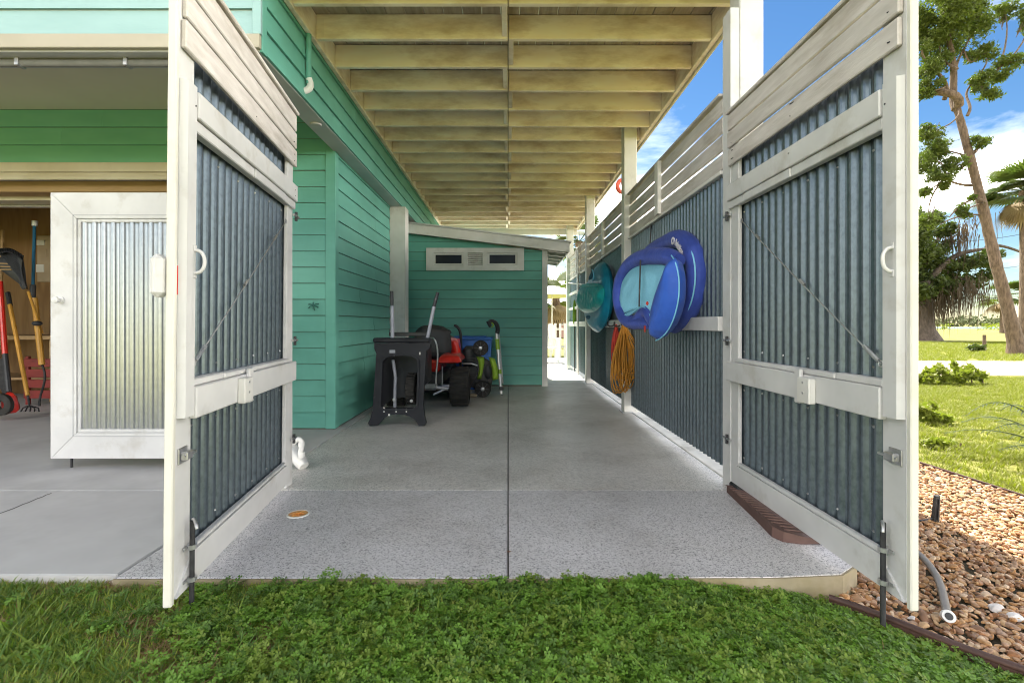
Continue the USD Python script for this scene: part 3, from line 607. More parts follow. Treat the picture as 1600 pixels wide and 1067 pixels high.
# ------------------------------------------------------------------ framed door standing open in front of the garage
DY = 3.44
dx0, dx1 = (83 - HX) * DY / F, -1.98
door = thing('framed_door', 'white framed swing door with a corrugated sheet, standing open before the garage', 'door', (-2.6, DY, 0))
z0, z1, fw = .066, 1.912, .180
def quad_bar(pts, y0, y1): return MB().extrude(Polygon(pts), lambda u, w_, h: np.c_[u, h, w_], y0, y1)
for nm, pts in (('stile', [(dx0, z0), (dx0 + fw, z0 + fw), (dx0 + fw, z1 - fw), (dx0, z1)]), ('stile', [(dx1, z0), (dx1, z1), (dx1 - fw, z1 - fw), (dx1 - fw, z0 + fw)]), ('rail', [(dx0, z0), (dx1, z0), (dx1 - fw, z0 + fw), (dx0 + fw, z0 + fw)]), ('rail', [(dx0, z1), (dx0 + fw, z1 - fw), (dx1 - fw, z1 - fw), (dx1, z1)])):
    part(nm, quad_bar(list(Polygon(pts).buffer(-.0012).exterior.coords), DY - .02, DY + .02), 'gate_white', door)
ins = Polygon([(dx0 + fw + .001, z0 + fw + .001), (dx1 - fw - .001, z0 + fw + .001), (dx1 - fw - .001, z1 - fw - .001), (dx0 + fw + .001, z1 - fw - .001)])
part('bead', MB().extrude(ins.buffer(.028, join_style=2).difference(ins.buffer(.022, join_style=2)), lambda u, w_, h: np.c_[u, h, w_], DY - .0215, DY - .0195), 'soffit_grey', door)
part('bead', MB().extrude(ins.difference(ins.buffer(-.022, join_style=2)), lambda u, w_, h: np.c_[u, h, w_], DY - .012, DY + .015), 'gate_white', door)
DM = np.array([[1, 0, 0, 0], [0, -1, 0, DY], [0, 0, 1, 0], [0, 0, 0, 1.0]])
part('corrugated_panel', corr(dx0 + fw + .02, dx1 - fw - .02, z0 + fw + .02, z1 - fw - .02, DM, off=-.002, amp=.0095, pitch=.0663), 'galv_door', door)
kn = part('knob', MB().lathe([(0, .026), (-.006, .026), (-.010, .012), (-.030, .012), (-.036, .022), (-.050, .022), (-.056, .012), (-.057, 0)], P(99, 469, DY) - [0, .0, 0] + [0, -.018, 0], 'y', 20), 'pvc', door, smooth=40)
part('drop_rod', MB().cyl((P(112, 700, DY)[0], DY, .10), (P(112, 700, DY)[0], DY, .0), .008, 10), 'rod_metal', door)
part('hinge_post', bx(dx1 + .01, dx1 + .10, DY - .045, DY + .045, 0, 3.04), 'gate_white', door)

# ------------------------------------------------------------------ yard cart stored on end
CY = 4.84
cart = thing('yard_cart', 'black plastic yard cart stored on end with two grey handles up', 'cart', (-1.08, CY + .1, 0))
def px2(pts, Y): return [((px - HX) * Y / F, CH - (py - HY) * Y / F) for px, py in pts]
lean = lambda u, w_, h: np.c_[u, CY + .10 * w_ + h, w_]
fo = Polygon(px2([(581.5, 536), (669.5, 536), (670, 543), (664, 549), (663, 580), (660.5, 630), (663, 650), (666, 661), (664, 664.5), (655, 665), (648, 655), (640, 650), (630, 647.5), (618, 647), (607, 648.5), (599, 654), (592, 663), (578, 664.5), (575, 661), (579, 652), (582, 640), (584, 590), (585.5, 553), (582, 545)], CY))
fi = Polygon(px2([(596, 565), (602, 559), (613, 556.5), (630, 556), (642, 557.5), (650, 563), (651, 580), (650, 634), (645, 638), (600, 638), (595, 634)], CY))
part('frame', MB().extrude(fo.difference(fi), lean, -.012, .045), 'cart_plastic', cart)
bev = fi.buffer(.022, join_style=1).difference(fi.buffer(.002))
part('frame_lip', MB().extrude(bev, lean, -.022, -.0125), 'cart_plastic', cart)
part('top_lip', MB().box(-1.345, -.782, CY + .055, CY + .17, .815, .862, b=.012), 'cart_plastic', cart)
# tub behind the frame
tb = np.array([[-1.28, CY + .06, .16], [-.86, CY + .06, .16], [-.93, CY + .40, .22], [-1.21, CY + .40, .22], [-1.31, CY + .14, .80], [-.83, CY + .14, .80], [-.90, CY + .46, .74], [-1.24, CY + .46, .74]])
part('tub', MB().add(np.vstack([tb]), [[2, 3, 7, 6], [1, 2, 6, 5], [3, 0, 4, 7]]), 'black_plastic', cart)
part('crossbar', MB().box(-1.22, -.80, CY + .20, CY + .235, .875, .915, b=.006), 'black_plastic', cart)
for a, b_, c_ in (((613.5, 531), (612.6, 478), (612, 455)), ((667.5, 531), (678, 479), (684, 457))):
    Yh = CY + .12
    p0, p1, p2 = P(*a, Yh), P(*b_, Yh + .05), P(*c_, Yh + .07)
    hp = part('handle', MB().cyl(p0 - (p1 - p0) * .12, p1, .019, 12), 'cart_steel', cart, smooth=40); part('grip', MB().tube([p1 - (p2 - p1) * .02, p1 + (p2 - p1) * .5, p2], [.018, .0185, .017], 12), 'black_plastic', hp, smooth=40)
part('brace_tube', MB().tube([P(614, 562, CY + .17), P(618, 590, CY + .17), P(617, 610, CY + .17), P(617, 640, CY + .17)], [.017, .017, .017, .017], 10), 'cart_steel', cart, smooth=40)
part('brace_tube', MB().cyl(P(666, 545, CY + .13), P(663, 600, CY + .13), .008, 8), 'cart_steel', cart)
wl = part('wheel', MB().lathe([(-.05, .05), (-.055, .10), (-.045, .145), (-.02, .16), (.02, .16), (.045, .145), (.055, .10), (.05, .05)], (-1.00, CY + .30, .33), 'x', 28), 'rubber', cart, smooth=40)
for k in range(22):
    t = 2 * math.pi * k / 22; part('tread', MB().box(-1.045, -.955, CY + .30 + .157 * math.cos(t) - .008, CY + .30 + .157 * math.cos(t) + .008, .33 + .157 * math.sin(t) - .008, .33 + .157 * math.sin(t) + .008, b=.003), 'rubber', wl)
for px, py in ((616, 624), (643, 626)): part('bolt', MB().lathe([(0, .016), (-.014, .016), (-.016, 0)], P(px, py, CY + .12), 'y', 10), 'hardware', cart)
for px, py, w_, h_ in ((600, 640, 2, 8), (619, 641, 2, 6), (635, 641, 2, 6), (608, 648, 3, 3), (613, 549, 9, 5), (656, 552, 2, 4)):
    q = P(px, py, CY - .014 + .1 * (CH - (py - HY) * CY / F)); s_ = CY / F
    part('scuff', MB().box(q[0] - w_ * s_ / 2, q[0] + w_ * s_ / 2, q[1] - .001, q[1] + .0005, q[2] - h_ * s_ / 2, q[2] + h_ * s_ / 2, b=.0004), 'paper' if px != 613 else 'cart_steel', cart)

# ------------------------------------------------------------------ riding mower
trac = thing('riding_mower', 'red riding mower with black seat and fat rear tyre, parked facing the shed', 'riding mower', (-1.0, 5.85, 0))
def tyre(c, r, w_, parent, name='wheel', m='rubber', rimm='rim_tan', seg=36):
    h = w_ / 2
    pr = [(-h * .7, r * .55), (-h, r * .72), (-h * .98, r * .9), (-h * .75, r * .985), (-h * .3, r), (h * .3, r), (h * .75, r * .985), (h * .98, r * .9), (h, r * .72), (h * .7, r * .55)]
    w = part(name, MB().lathe(pr, c, 'x', seg), m, parent, smooth=35)
    part('rim', MB().lathe([(-h * .55, 0), (-h * .6, r * .3), (-h * .72, r * .56), (h * .72, r * .56), (h * .6, r * .3), (h * .55, 0)], c, 'x', 24), rimm, w, smooth=35)
    return w
def treads(w, c, r, w_, n):
    for k in range(n):
        t = 2 * math.pi * k / n; mb = MB().box(-w_ * .44, w_ * .44, -.009, .009, r - .004, r + .007, b=.003)
        ca, sa = math.cos(t), math.sin(t); M = np.eye(4); M[1, 1], M[1, 2], M[2, 1], M[2, 2] = ca, -sa, sa, ca; M[:3, 3] = c
        part('tread', mb.xf(M), 'rubber', w)
rw = (-.585, 6.02, .243)
w = tyre(rw, .236, .225, trac); treads(w, rw, .234, .225, 30)
rw2 = (-1.36, 6.02, .243); w = tyre(rw2, .236, .225, trac); treads(w, rw2, .234, .225, 30)
for x in (-.66, -1.28): tyre((x, 7.25, .17), .165, .14, trac)
part('axle', MB().cyl((-1.3, 6.02, .24), (-.65, 6.02, .24), .03, 10), 'hardware', trac)
part('transmission', MB().box(-1.1, -.85, 5.92, 6.25, .2, .4, b=.03), 'hardware', trac)
part('frame', MB().box(-1.16, -.78, 5.9, 7.4, .28, .42, b=.02), 'dark_junk', trac)
def fender(xc): return MB().cushion(Polygon([(xc - .13, 5.84), (xc + .13, 5.86), (xc + .14, 6.3), (xc + .10, 6.42), (xc - .13, 6.42)]).buffer(.015), lambda u, v, h: np.c_[u, v, .575 + h * np.where(h > 0, 1.5, .6) - .35 * (v - 6.12) ** 2], .045, .09, .025)
part('fender', fender(-.70), 'red_paint', trac, smooth=40); part('fender', fender(-1.28), 'red_paint', trac, smooth=40)
part('body', MB().box(-1.14, -.82, 5.95, 6.6, .42, .56, b=.03), 'red_paint', trac)
part('hood', MB().cushion(Polygon([(-1.18, 6.75), (-.74, 6.75), (-.78, 7.45), (-1.14, 7.45)]).buffer(.03), lambda u, v, h: np.c_[u, v, .70 + h], .15, .22, .04), 'red_paint', trac, smooth=50)
part('dashboard', MB().hexa(np.array([[-.98, 6.42, .56], [-.62, 6.42, .56], [-.62, 6.7, .56], [-.98, 6.7, .56], [-.94, 6.50, .86], [-.66, 6.50, .80], [-.66, 6.7, .80], [-.94, 6.7, .86]])), 'red_paint', trac)
part('side_panel', MB().cushion(Polygon(px2([(706, 533), (711, 530), (718, 541), (721, 557), (717, 563), (712, 566), (709, 552)], 6.3)), lambda u, w_, h: np.c_[u, 6.3 + h, w_], .02, .05, .02), 'red_paint', trac, smooth=40)
sback = Polygon(px2([(645, 528), (647, 517), (656, 510), (672, 508), (690, 511), (700, 520), (703, 545), (700, 560), (660, 560), (648, 548)], 6.1)).buffer(-.01).buffer(.02)
st = part('seat', MB().cushion(sback, lambda u, w_, h: np.c_[u, 6.12 + .15 * w_ + h, w_], .075, .11, .03), 'seat_vinyl', trac, smooth=50)
part('seat_base', MB().box(-1.14, -.74, 6.12, 6.55, .56, .66, b=.04), 'seat_vinyl', st)
sw = np.array([[.17 * math.cos(t), .10 * math.sin(t) * .9, .10 * math.sin(t) * .45] for t in np.linspace(0, 2 * np.pi, 28)]) + P(684, 519, 6.68)
part('steering_wheel', MB().tube(sw, .016, 8), 'black_plastic', trac, smooth=50)
bag = part('grass_bag_frame', MB().box(-1.15, -.9, 5.45, 5.85, .3, .80, b=.05), 'black_plastic', trac)
part('bag_tube', MB().tube(spline([P(672, 528, 5.5), P(679, 530, 5.45), P(683, 542, 5.45), P(683, 570, 5.45), P(682, 606, 5.45)], 14), .009, 8), 'hardware', trac, smooth=50)
part('hitch_bar', MB().cyl(P(677, 616, 5.75), P(699, 606, 5.8), .012, 8), 'hardware', trac)
part('hitch_bar', MB().cyl(P(679, 605, 5.75), P(700, 607, 5.8), .018, 8), 'hardware', trac)
part('hitch_rod', MB().cyl(P(691, 572, 5.8), P(691, 603, 5.8), .006, 8), 'hardware', trac)
part('deck_shell', MB().box(-1.25, -.62, 6.45, 7.1, .10, .24, b=.05), 'dark_junk', trac)

# ------------------------------------------------------------------ blue tub, push mower, pole trimmer
tub = thing('blue_bin', 'blue plastic bin standing behind the mowers against the shed', 'bin', (-.55, 7.5, 0))
q0, q1 = P(700, 600, 7.55), P(768.5, 527, 7.55)
part('body', MB().hexa(np.array([[q0[0] + .05, 7.45, .01], [q1[0] - .05, 7.45, .01], [q1[0] - .05, 7.83, .01], [q0[0] + .05, 7.83, .01], [q0[0], 7.40, .76], [q1[0], 7.40, .76], [q1[0], 7.87, .76], [q0[0], 7.87, .76]])), 'blue_tub', tub)
part('lid', MB().box(q0[0] - .02, q1[0] + .015, 7.37, 7.89, .762, .80, b=.014), 'blue_tub', tub)
part('lid_rib', MB().box(q0[0] + .1, q1[0] - .08, 7.42, 7.84, .801, .815, b=.006), 'blue_tub', tub)
cane = spline([P(720, 526, 7.3), P(718.5, 517, 7.3), P(715, 511, 7.3), P(711.5, 508.5, 7.3)], 10)
pl = thing('lever_handle', 'short black curved lever poking up beside the red dashboard', 'lever', tuple(cane[0]))
part('shaft', MB().tube(np.vstack([[cane[0] - [0, 0, .75]], cane]), .022, 10), 'black_plastic', pl, smooth=50)
part('tip', MB().ell(cane[-1], (.027, .022, .02), 10, 6), 'black_plastic', pl, smooth=True)

pm = thing('push_mower', 'lime green and black push mower folded upright beside the riding mower', 'lawn mower', (-.33, 6.9, 0))
for (px, py, r, Y) in ((751, 543.5, 12.0, 6.75), (754.5, 607, 12.8, 6.75)):
    c = P(px, py, Y); rr = r * Y / F
    wv = part('wheel', MB().lathe([(.045, rr * .5), (.045, rr * .93), (.03, rr), (-.03, rr), (-.045, rr * .93), (-.045, rr * .5), (-.035, rr * .3), (-.04, 0)], c, 'y', 32), 'rubber', pm, smooth=35)
    part('hub', MB().lathe([(-.042, .03), (-.055, .022), (-.058, 0)], c, 'y', 14), 'hardware', wv, smooth=40)
    for k in range(8):
        t = 2 * math.pi * k / 8; part('spoke', MB().cyl(c + [.03 * math.cos(t), -.043, .03 * math.sin(t)], c + [rr * .8 * math.cos(t), -.043, rr * .8 * math.sin(t)], .006, 5), 'dark_junk', wv)
def cush_px(pts, Y, h, rad, step=.02): return MB().cushion(Polygon(px2(pts, Y)), lambda u, w_, hh: np.c_[u, Y + hh, w_], h, rad, step)
part('deck_shell', cush_px([(722, 560), (735, 548), (752, 556), (768, 565), (771, 590), (766, 608), (750, 612), (735, 603), (726, 585)], 6.98, .11, .12), 'dark_junk', pm, smooth=50)
part('engine_cover', cush_px([(722, 548), (728, 540), (742, 540), (744, 566), (738, 574), (724, 572)], 6.9, .09, .08), 'black_plastic', pm, smooth=50)
for k in range(5): part('cooling_fin', MB().box(P(729, 0, 6.8)[0], P(743, 0, 6.8)[0], 6.80, 6.83, wz(0) * 0 + P(0, 559 + k * 2.6, 6.8)[2] - .005, P(0, 559 + k * 2.6, 6.8)[2] + .004, b=.002), 'dark_junk', pm)
part('green_cover', cush_px([(744, 557), (756, 557), (757, 566), (754, 582), (752, 592), (745, 592), (749, 576), (747, 563)], 6.84, .05, .05, .015), 'lime_plastic', pm, smooth=50)
part('green_cover', cush_px([(763, 557), (773, 560), (778, 575), (779, 592), (770, 594), (769, 575)], 6.92, .05, .05, .015), 'lime_plastic', pm, smooth=50)
part('motor_cap', MB().ell(P(762, 581, 6.9), (.06, .06, .11), 16, 10), 'black_plastic', pm, smooth=True)
part('folded_handle', MB().tube([P(722, 568, 6.75), P(737, 568, 6.72), P(746, 571, 6.72)], .011, 8), 'aluminium', pm)
part('folded_handle', MB().tube(spline([P(745, 572, 6.7), P(744, 590, 6.7), P(738, 600, 6.7), P(733, 610, 6.75)], 10), .010, 8), 'black_plastic', pm)
part('skid', MB().box(P(734, 0, 6.7)[0], P(745, 0, 6.7)[0], 6.68, 6.78, .01, .05, b=.01), 'rim_tan', pm)

tr = thing('pole_trimmer', 'silver pole trimmer with green collars leaning upright on the shed wall', 'trimmer', (-.13, 7.0, 0))
a_, b_ = P(783.5, 616, 6.95), P(776, 520, 7.15)
pole = part('pole', MB().tube([a_, b_], .024, 14), 'aluminium', tr, smooth=40)
for t, hgt in ((.78, .05), (.36, .03), (.86, .03)):
    q = a_ + (b_ - a_) * t; d = (b_ - a_) / np.linalg.norm(b_ - a_); part('collar', MB().cyl(q - d * hgt, q + d * hgt, .029, 14), 'lime_plastic', tr, smooth=40)
part('second_tube', MB().tube([a_ + [.02, .03, .15], b_ + [.035, .02, -.02]], .010, 8), 'hardware', tr, smooth=40)
part('handle_arm', MB().tube(spline([P(776.5, 521, 7.15), P(776.5, 508, 7.13), P(772, 502.5, 7.1), P(765, 502, 7.08)], 12), [.032] * 8 + [.028] * 4, 12), 'black_plastic', tr, smooth=40)
part('battery_grip', MB().tube(spline([P(763, 501, 7.08), P(764.5, 505, 7.08), P(766, 511, 7.08)], 6), [.035, .036, .034, .03, .026, .022], 10), 'black_plastic', tr, smooth=40)
part('trigger_guard', MB().tube(spline([P(768, 504, 7.06), P(771, 508, 7.06), P(768, 511, 7.06)], 8), .010, 8), 'lime_plastic', tr)
part('foot', MB().tube([a_ + [0, 0, -.0], [a_[0] + .005, a_[1], .012]], [.027, .034], 12), 'black_plastic', tr)
part('clip', MB().box(a_[0] - .03, a_[0] + .03, a_[1] - .035, a_[1] - .022, .07, .12, b=.006), 'dark_junk', tr)

# ------------------------------------------------------------------ floats on the fence
class Plane:
    """Vertical plane X = a + b Y; s runs along it."""
    def __init__(s, p, q):
        s.b = (q[0] - p[0]) / (q[1] - p[1]); s.a = p[0] - s.b * p[1]; s.d = np.array([s.b, 1.0]) / math.hypot(s.b, 1); s.n = np.array([-s.d[1], s.d[0]])
    def uv(s, px, py):
        Y = s.a / ((px - HX) / F - s.b); X = s.a + s.b * Y
        return (X - s.a) * s.d[0] + Y * s.d[1], CH - (py - HY) * Y / F
    def to3(s, off=0.0):
        def f(u, w, h):
            u, w, h = np.broadcast_arrays(np.asarray(u, float), w, h); hh = h + off
            return np.stack([s.a + u * s.d[0] + hh * s.n[0], u * s.d[1] + hh * s.n[1], w], -1)
        return f
    def crop(s, pts): return [s.uv(900 + x / 5.336, 350 + y / 5.336) for x, y in pts]
    def tube(s, pts, r, off=0.0, n=40, sides=12, sq=1.0):
        c = s.crop(pts); p = s.to3(off)(np.array([a for a, _ in c]), np.array([b for _, b in c]), 0.0); p = spline(p, n)
        rr = np.interp(np.linspace(0, 1, n), np.linspace(0, 1, len(np.atleast_1d(r))), np.atleast_1d(r))
        return MB().tube(p, rr, sides)
def smoothpoly(pts, it=2):
    p = np.array(pts)
    for _ in range(it): q = np.roll(p, -1, 0); p = np.stack([.75 * p + .25 * q, .25 * p + .75 * q], 1).reshape(-1, 2)
    g = Polygon(p); return g if g.is_valid else g.buffer(0)

pf = Plane((1.0, 4.56), (1.2, 3.35)); pr_ = Plane((1.27, 4.7), (1.36, 3.45)); pt = Plane((1.24, 7.6), (1.31, 6.0))
fb = thing('pool_float', 'rear blue pool float with white printed lettering, hung against the corrugated fence', 'pool float', (1.33, 4.0, .9))
ring = pr_.tube([(560, 330), (640, 215), (750, 160), (850, 125), (930, 165), (985, 255), (1008, 380), (1005, 520), (975, 660), (910, 775), (820, 850)], [.055, .06, .065, .07, .075, .078, .075, .07, .06], n=50, sides=16)
part('rim', ring, 'float_blue', fb, smooth=60)
part('centre_panel', MB().cushion(smoothpoly(pr_.crop([(600, 300), (760, 190), (880, 170), (960, 290), (985, 420), (970, 600), (900, 760), (700, 800), (560, 600)])), pr_.to3(-.02), .03, .06, .04), 'float_deep', fb, smooth=50)
part('piping', pr_.tube([(880, 100), (960, 145), (1025, 260), (1045, 380), (1040, 520), (1005, 670), (935, 790)], .006, off=.045, n=40, sides=6), 'float_piping', fb, smooth=60)
tm = meshkit.text_mesh('SwimWays', .055, .002, True); tv = np.array(tm.vertices); tf = np.array(tm.faces)
ta, tb_ = pr_.uv(900 + 912 / 5.336, 350 + 168 / 5.336), pr_.uv(900 + 974 / 5.336, 350 + 268 / 5.336)
L_ = tv[:, 0].max(); ex = np.array([tb_[0] - ta[0], tb_[1] - ta[1]]); ex = ex / L_; un = ex / np.linalg.norm(ex); ey = np.array([un[1], -un[0]])
ey = ey if ey[1] > 0 else -ey
uu = ta[0] + tv[:, 0] * ex[0] + tv[:, 1] * ey[0] * .9; ww = ta[1] + tv[:, 0] * ex[1] + tv[:, 1] * ey[1] * .9
part('lettering', (pr_.to3(.083)(uu, ww, tv[:, 2]), tf), 'print_white', fb)
ec = pr_.uv(900 + 890 / 5.336, 350 + 142 / 5.336); th = np.linspace(0, 2 * np.pi, 14)
part('emblem', MB().extrude(Polygon([(ec[0] + .030 * math.cos(t), ec[1] + .030 * math.sin(t)) for t in th]).difference(Polygon([(ec[0] + .015 * math.cos(t), ec[1] + .015 * math.sin(t)) for t in th])), pr_.to3(.0), .076, .080), 'print_white', fb)

ff = thing('pool_float', 'front blue pool float with light blue mesh seat, strapped to the fence', 'pool float', (1.1, 4.0, .9))
part('rim', pf.tube([(640, 840), (560, 820), (470, 815), (410, 780), (375, 700), (360, 600), (372, 490), (415, 385), (490, 310), (590, 275), (700, 268), (800, 280), (855, 310)], [.045, .055, .06, .062, .06, .06, .06, .062, .065, .068, .068, .065, .05], n=64, sides=16), 'float_blue', ff, smooth=60)
part('rim', pf.tube([(455, 800), (540, 775), (600, 730), (640, 790), (690, 850)], [.05, .055, .05, .055, .05], n=30, sides=14), 'float_blue', ff, smooth=60)
part('mesh_seat', MB().cushion(smoothpoly(pf.crop([(600, 330), (720, 335), (830, 370), (760, 560), (720, 690), (700, 830), (600, 705), (430, 770), (380, 690), (375, 590), (400, 460), (490, 355)]), 2), pf.to3(.015), .012, .06, .03, wr=.004), 'float_mesh', ff, smooth=50)
wing = part('wing', MB().cushion(smoothpoly(pf.crop([(835, 330), (865, 255), (895, 360), (910, 470), (908, 600), (885, 740), (830, 870), (770, 940), (705, 975), (688, 900), (700, 720), (745, 560)]), 2), pf.to3(.035), .085, .11, .03), 'float_wing', ff, smooth=50)
part('piping', pf.tube([(845, 262), (885, 340), (910, 470), (908, 600), (880, 740), (825, 870), (760, 945), (710, 970)], .005, off=.045, n=40, sides=6), 'float_piping', ff, smooth=60)
part('strap_seam', pf.tube([(612, 300), (606, 500), (600, 690)], .0065, off=.075, n=16, sides=6), 'black_plastic', ff)
part('seat_fold', pf.tube([(440, 755), (520, 722), (600, 695), (650, 760), (692, 815)], .010, off=.03, n=24, sides=8), 'float_mesh', ff, smooth=60)
part('seat_fold', pf.tube([(430, 735), (520, 705), (590, 690)], .007, off=.03, n=24, sides=8), 'float_mesh', ff, smooth=60)
q = pf.to3(.125)(*pf.uv(900 + 726 / 5.336, 350 + 662 / 5.336), 0.0); part('valve', MB().ell(q, (.010, .014, .015), 10, 8), 'rope_red', ff, smooth=True)
q = pf.to3(.07)(*pf.uv(900 + 645 / 5.336, 350 + 868 / 5.336), 0.0); part('red_tag', MB().box(q[0] - .005, q[0] + .005, q[1] - .014, q[1] + .014, q[2] - .03, q[2] + .02, b=.004), 'rope_red', ff)
# black bungee that carries the two floats
hang = thing('bungee_cord', 'black bungee cord hooked on the fence sill, holding the blue floats', 'cord', (1.38, 4.75, 1.95))
part('cord', MB().tube(spline([P(1018, 352, 4.75), P(1016, 375, 4.5), P(1015, 392, 4.28), P(1014, 410, 4.1), P(1013.5, 425, 4.02)], 24), .006, 6), 'black_plastic', hang, smooth=60)
part('hook', MB().tube([P(1018, 352, 4.75) + [.02, 0, .0], P(1018, 347, 4.75) + [.0, 0, 0], P(1023, 345, 4.75), P(1027, 349, 4.75)], .010, 8), 'black_plastic', hang, smooth=60)

ft = thing('pool_float', 'narrow teal pool float with a lighter folded pouch, hung beside the ropes', 'pool float', (1.28, 6.8, .9))
part('body', MB().cushion(smoothpoly(pt.crop([(235, 305), (268, 370), (285, 480), (292, 620), (270, 780), (225, 870), (180, 912), (130, 870), (95, 790), (72, 660), (80, 540), (115, 470), (150, 400), (190, 330)]), 2), pt.to3(.0), .07, .15, .035), 'teal_vinyl', ft, smooth=50)
part('pouch', MB().cushion(smoothpoly(pt.crop([(68, 515), (170, 492), (275, 500), (282, 610), (255, 690), (170, 745), (90, 735), (62, 690)]), 2), pt.to3(.07), .05, .12, .03, wr=.03), 'teal_bag', ft, smooth=50)
part('pouch_flap', MB().cushion(smoothpoly(pt.crop([(80, 512), (170, 490), (275, 496), (272, 520), (90, 535)]), 2), pt.to3(.11), .015, .03, .02), 'teal_bag', ft, smooth=50)
part('seam', pt.tube([(178, 380), (186, 400), (192, 430), (182, 470)], .009, off=.075, n=16, sides=6), 'float_piping', ft, smooth=60)
part('hollow', MB().cushion(smoothpoly(pt.crop([(110, 770), (150, 750), (165, 775), (140, 810)])), pt.to3(.065), .012, .03, .015), 'float_deep', ft, smooth=50)
part('hollow', MB().cushion(smoothpoly(pt.crop([(135, 470), (165, 390), (182, 395), (182, 465)])), pt.to3(.065), .012, .03, .02), 'float_deep', ft, smooth=50)
h2 = thing('bungee_cord', 'short black cord with hook that carries the teal float', 'cord', (1.35, 7.4, 1.9))
part('cord', MB().tube(spline([P(940, 403, 7.3), P(941, 408, 7.25), P(943, 416, 7.2)], 8), .012, 6), 'black_plastic', h2)
part('hook', MB().tube([P(937, 405, 7.3), P(940, 401, 7.3), P(944, 403, 7.3)], .016, 6), 'black_plastic', h2)

# ------------------------------------------------------------------ rope hanks on hooks
def hank(name, label, m, cx, cy, n, wid, zt, zb, rr, seed, dep=.05):
    rg = random.Random(seed); t = thing(name, label, 'rope', (cx, cy, zb))
    mb = MB()
    for k in range(n):
        ww_, bb = rg.uniform(.2, 1) * wid, zb + rg.uniform(0, .45) * (zt - zb) * .75; ox, oy = rg.uniform(-dep, dep), rg.uniform(-.06, .06)
        ax = rg.uniform(-.8, .8); tilt = rg.uniform(-.03, .03); pts = []
        for i in range(19):
            a = i / 18 * 2 * math.pi; s_ = math.sin(a); c_ = (1 - math.cos(a)) / 2
            x_ = ww_ * s_ * (c_ ** .7 + .12) * .5 + .006 * math.sin(3 * a + k); pts.append((cx + ox * min(1, 2.2 * c_) + x_ * math.cos(ax) + tilt * c_, cy + oy * c_ + x_ * math.sin(ax), zt - (zt - bb) * c_ + .004 * rg.uniform(-1, 1)))
        mb.tube(pts, rr, 6, False)
    part('strands', mb, m, t, smooth=60); return t
hank('rope_hank', 'hank of orange yellow rope looped on a hook under the floats', 'rope_yellow', 1.275, 5.45, 30, .30, 1.0, .22, .0055, 3, .075)
hank('rope_hank', 'hank of red rope on a hook left of the yellow rope', 'rope_red', 1.325, 6.05, 14, .10, .99, .44, .007, 4, .035)
for k, (px, Y) in enumerate(((957.5, 6.15), (968, 5.9), (980, 5.55))):
    c = P(px, 507, Y); hk = thing('hook', ('black utility hook above the red rope', 'black utility hook, middle of the three above the ropes', 'black utility hook above the yellow rope, nearest the blue float')[k], 'hook', tuple(c))
    part('plate', MB().box(c[0] + .02, c[0] + .03, c[1] - .02, c[1] + .02, c[2] - .05, c[2] + .03, b=.003), 'black_plastic', hk)
    part('prong', MB().tube(spline([c + [.025, 0, .02], c + [-.02, 0, -.02], c + [-.05, 0, -.015], c + [-.06, 0, .035]], 12), .009, 8), 'black_plastic', hk, smooth=60)

# ------------------------------------------------------------------ things on the ground
ramp = thing('kerb_ramp', 'brown ridged rubber kerb ramp under the right gate leaf', 'ramp', (1.4, 2.6, 0))
ry0, ry1 = 2.24, 2.93
part('wedge', MB().hexa(np.array([[1.245, ry0 + .06, .001], [1.34, ry0 - .005, .001], [1.75, ry0 + .0, .001], [1.32, ry1, .001], [1.25, ry0 + .07, .052], [1.335, ry0 + .005, .018], [1.70, ry0 + .01, .012], [1.325, ry1 - .003, .05]])), 'brown_rubber', ramp) if False else None
wedge = Polygon([(1.238, ry0 + .075), (1.262, ry0 + .02), (1.33, ry0 - .004), (1.46, ry0 + .0), (1.60, ry0 + .02), (1.60, ry1), (1.30, ry1), (1.262, ry0 + .28)])
hgt = lambda u: np.clip(.052 - (u - 1.24) * .16, .010, .052)
def to_ramp(u, w_, h): return np.c_[u, w_, np.where(h > .5, hgt(u), .001)]
part('wedge', MB().extrude(wedge, to_ramp, 0, 1), 'brown_rubber', ramp)
for k in range(17):
    y = ry0 + .05 + k * .039; xa = 1.262 + .03 * (k / 17) + (.02 if k < 2 else 0); v = []
    for zz in (0, 1):
        for (x_, dy) in ((xa, 0), (1.58, 0), (1.58, .011), (xa, .011)): v.append([x_, y + dy + (.002 if dy == 0 else -.002) * zz, float(hgt(x_)) - .001 + .0045 * zz])
    part('ridge', MB().hexa(np.array(v)), 'brown_rubber', ramp)
part('bolt_hole', MB().lathe([(.0, .010), (.003, .008), (.003, 0)], (1.43, ry0 + .035, float(hgt(1.43)) + .001), 'z', 10), 'rod_metal', ramp)
part('pad', MB().box(1.33, 1.42, 2.86, 2.975, .002, .055, b=.01), 'rod_metal', ramp)

pv = thing('drain_pipe', 'white plastic drain pipe with small elbow at the foot of the gate post', 'pipe', (-1.47, 3.45, 0))
part('large_pipe', MB().tube(spline([(-1.60, 3.52, .16), (-1.52, 3.47, .11), (-1.45, 3.42, .06), (-1.405, 3.39, .02)], 12), [.036, .040, .043, .045, .047, .048, .048, .047, .046, .044, .040, .034], 16), 'pvc', pv, smooth=50)
part('small_pipe', MB().tube(spline([P(446, 693, 3.33), P(460, 690, 3.33), P(468, 686, 3.33), P(471, 690, 3.33), P(471, 700, 3.33), P(471.5, 716, 3.33)], 24), .017, 12), 'pvc', pv, smooth=50)
part('elbow_collar', MB().cyl(P(471, 691, 3.33), P(471, 697, 3.33), .021, 12), 'pvc', pv, smooth=50)
part('elbow_collar', MB().cyl(P(471.3, 706, 3.33), P(471.4, 714, 3.33), .021, 12), 'pvc', pv, smooth=50)

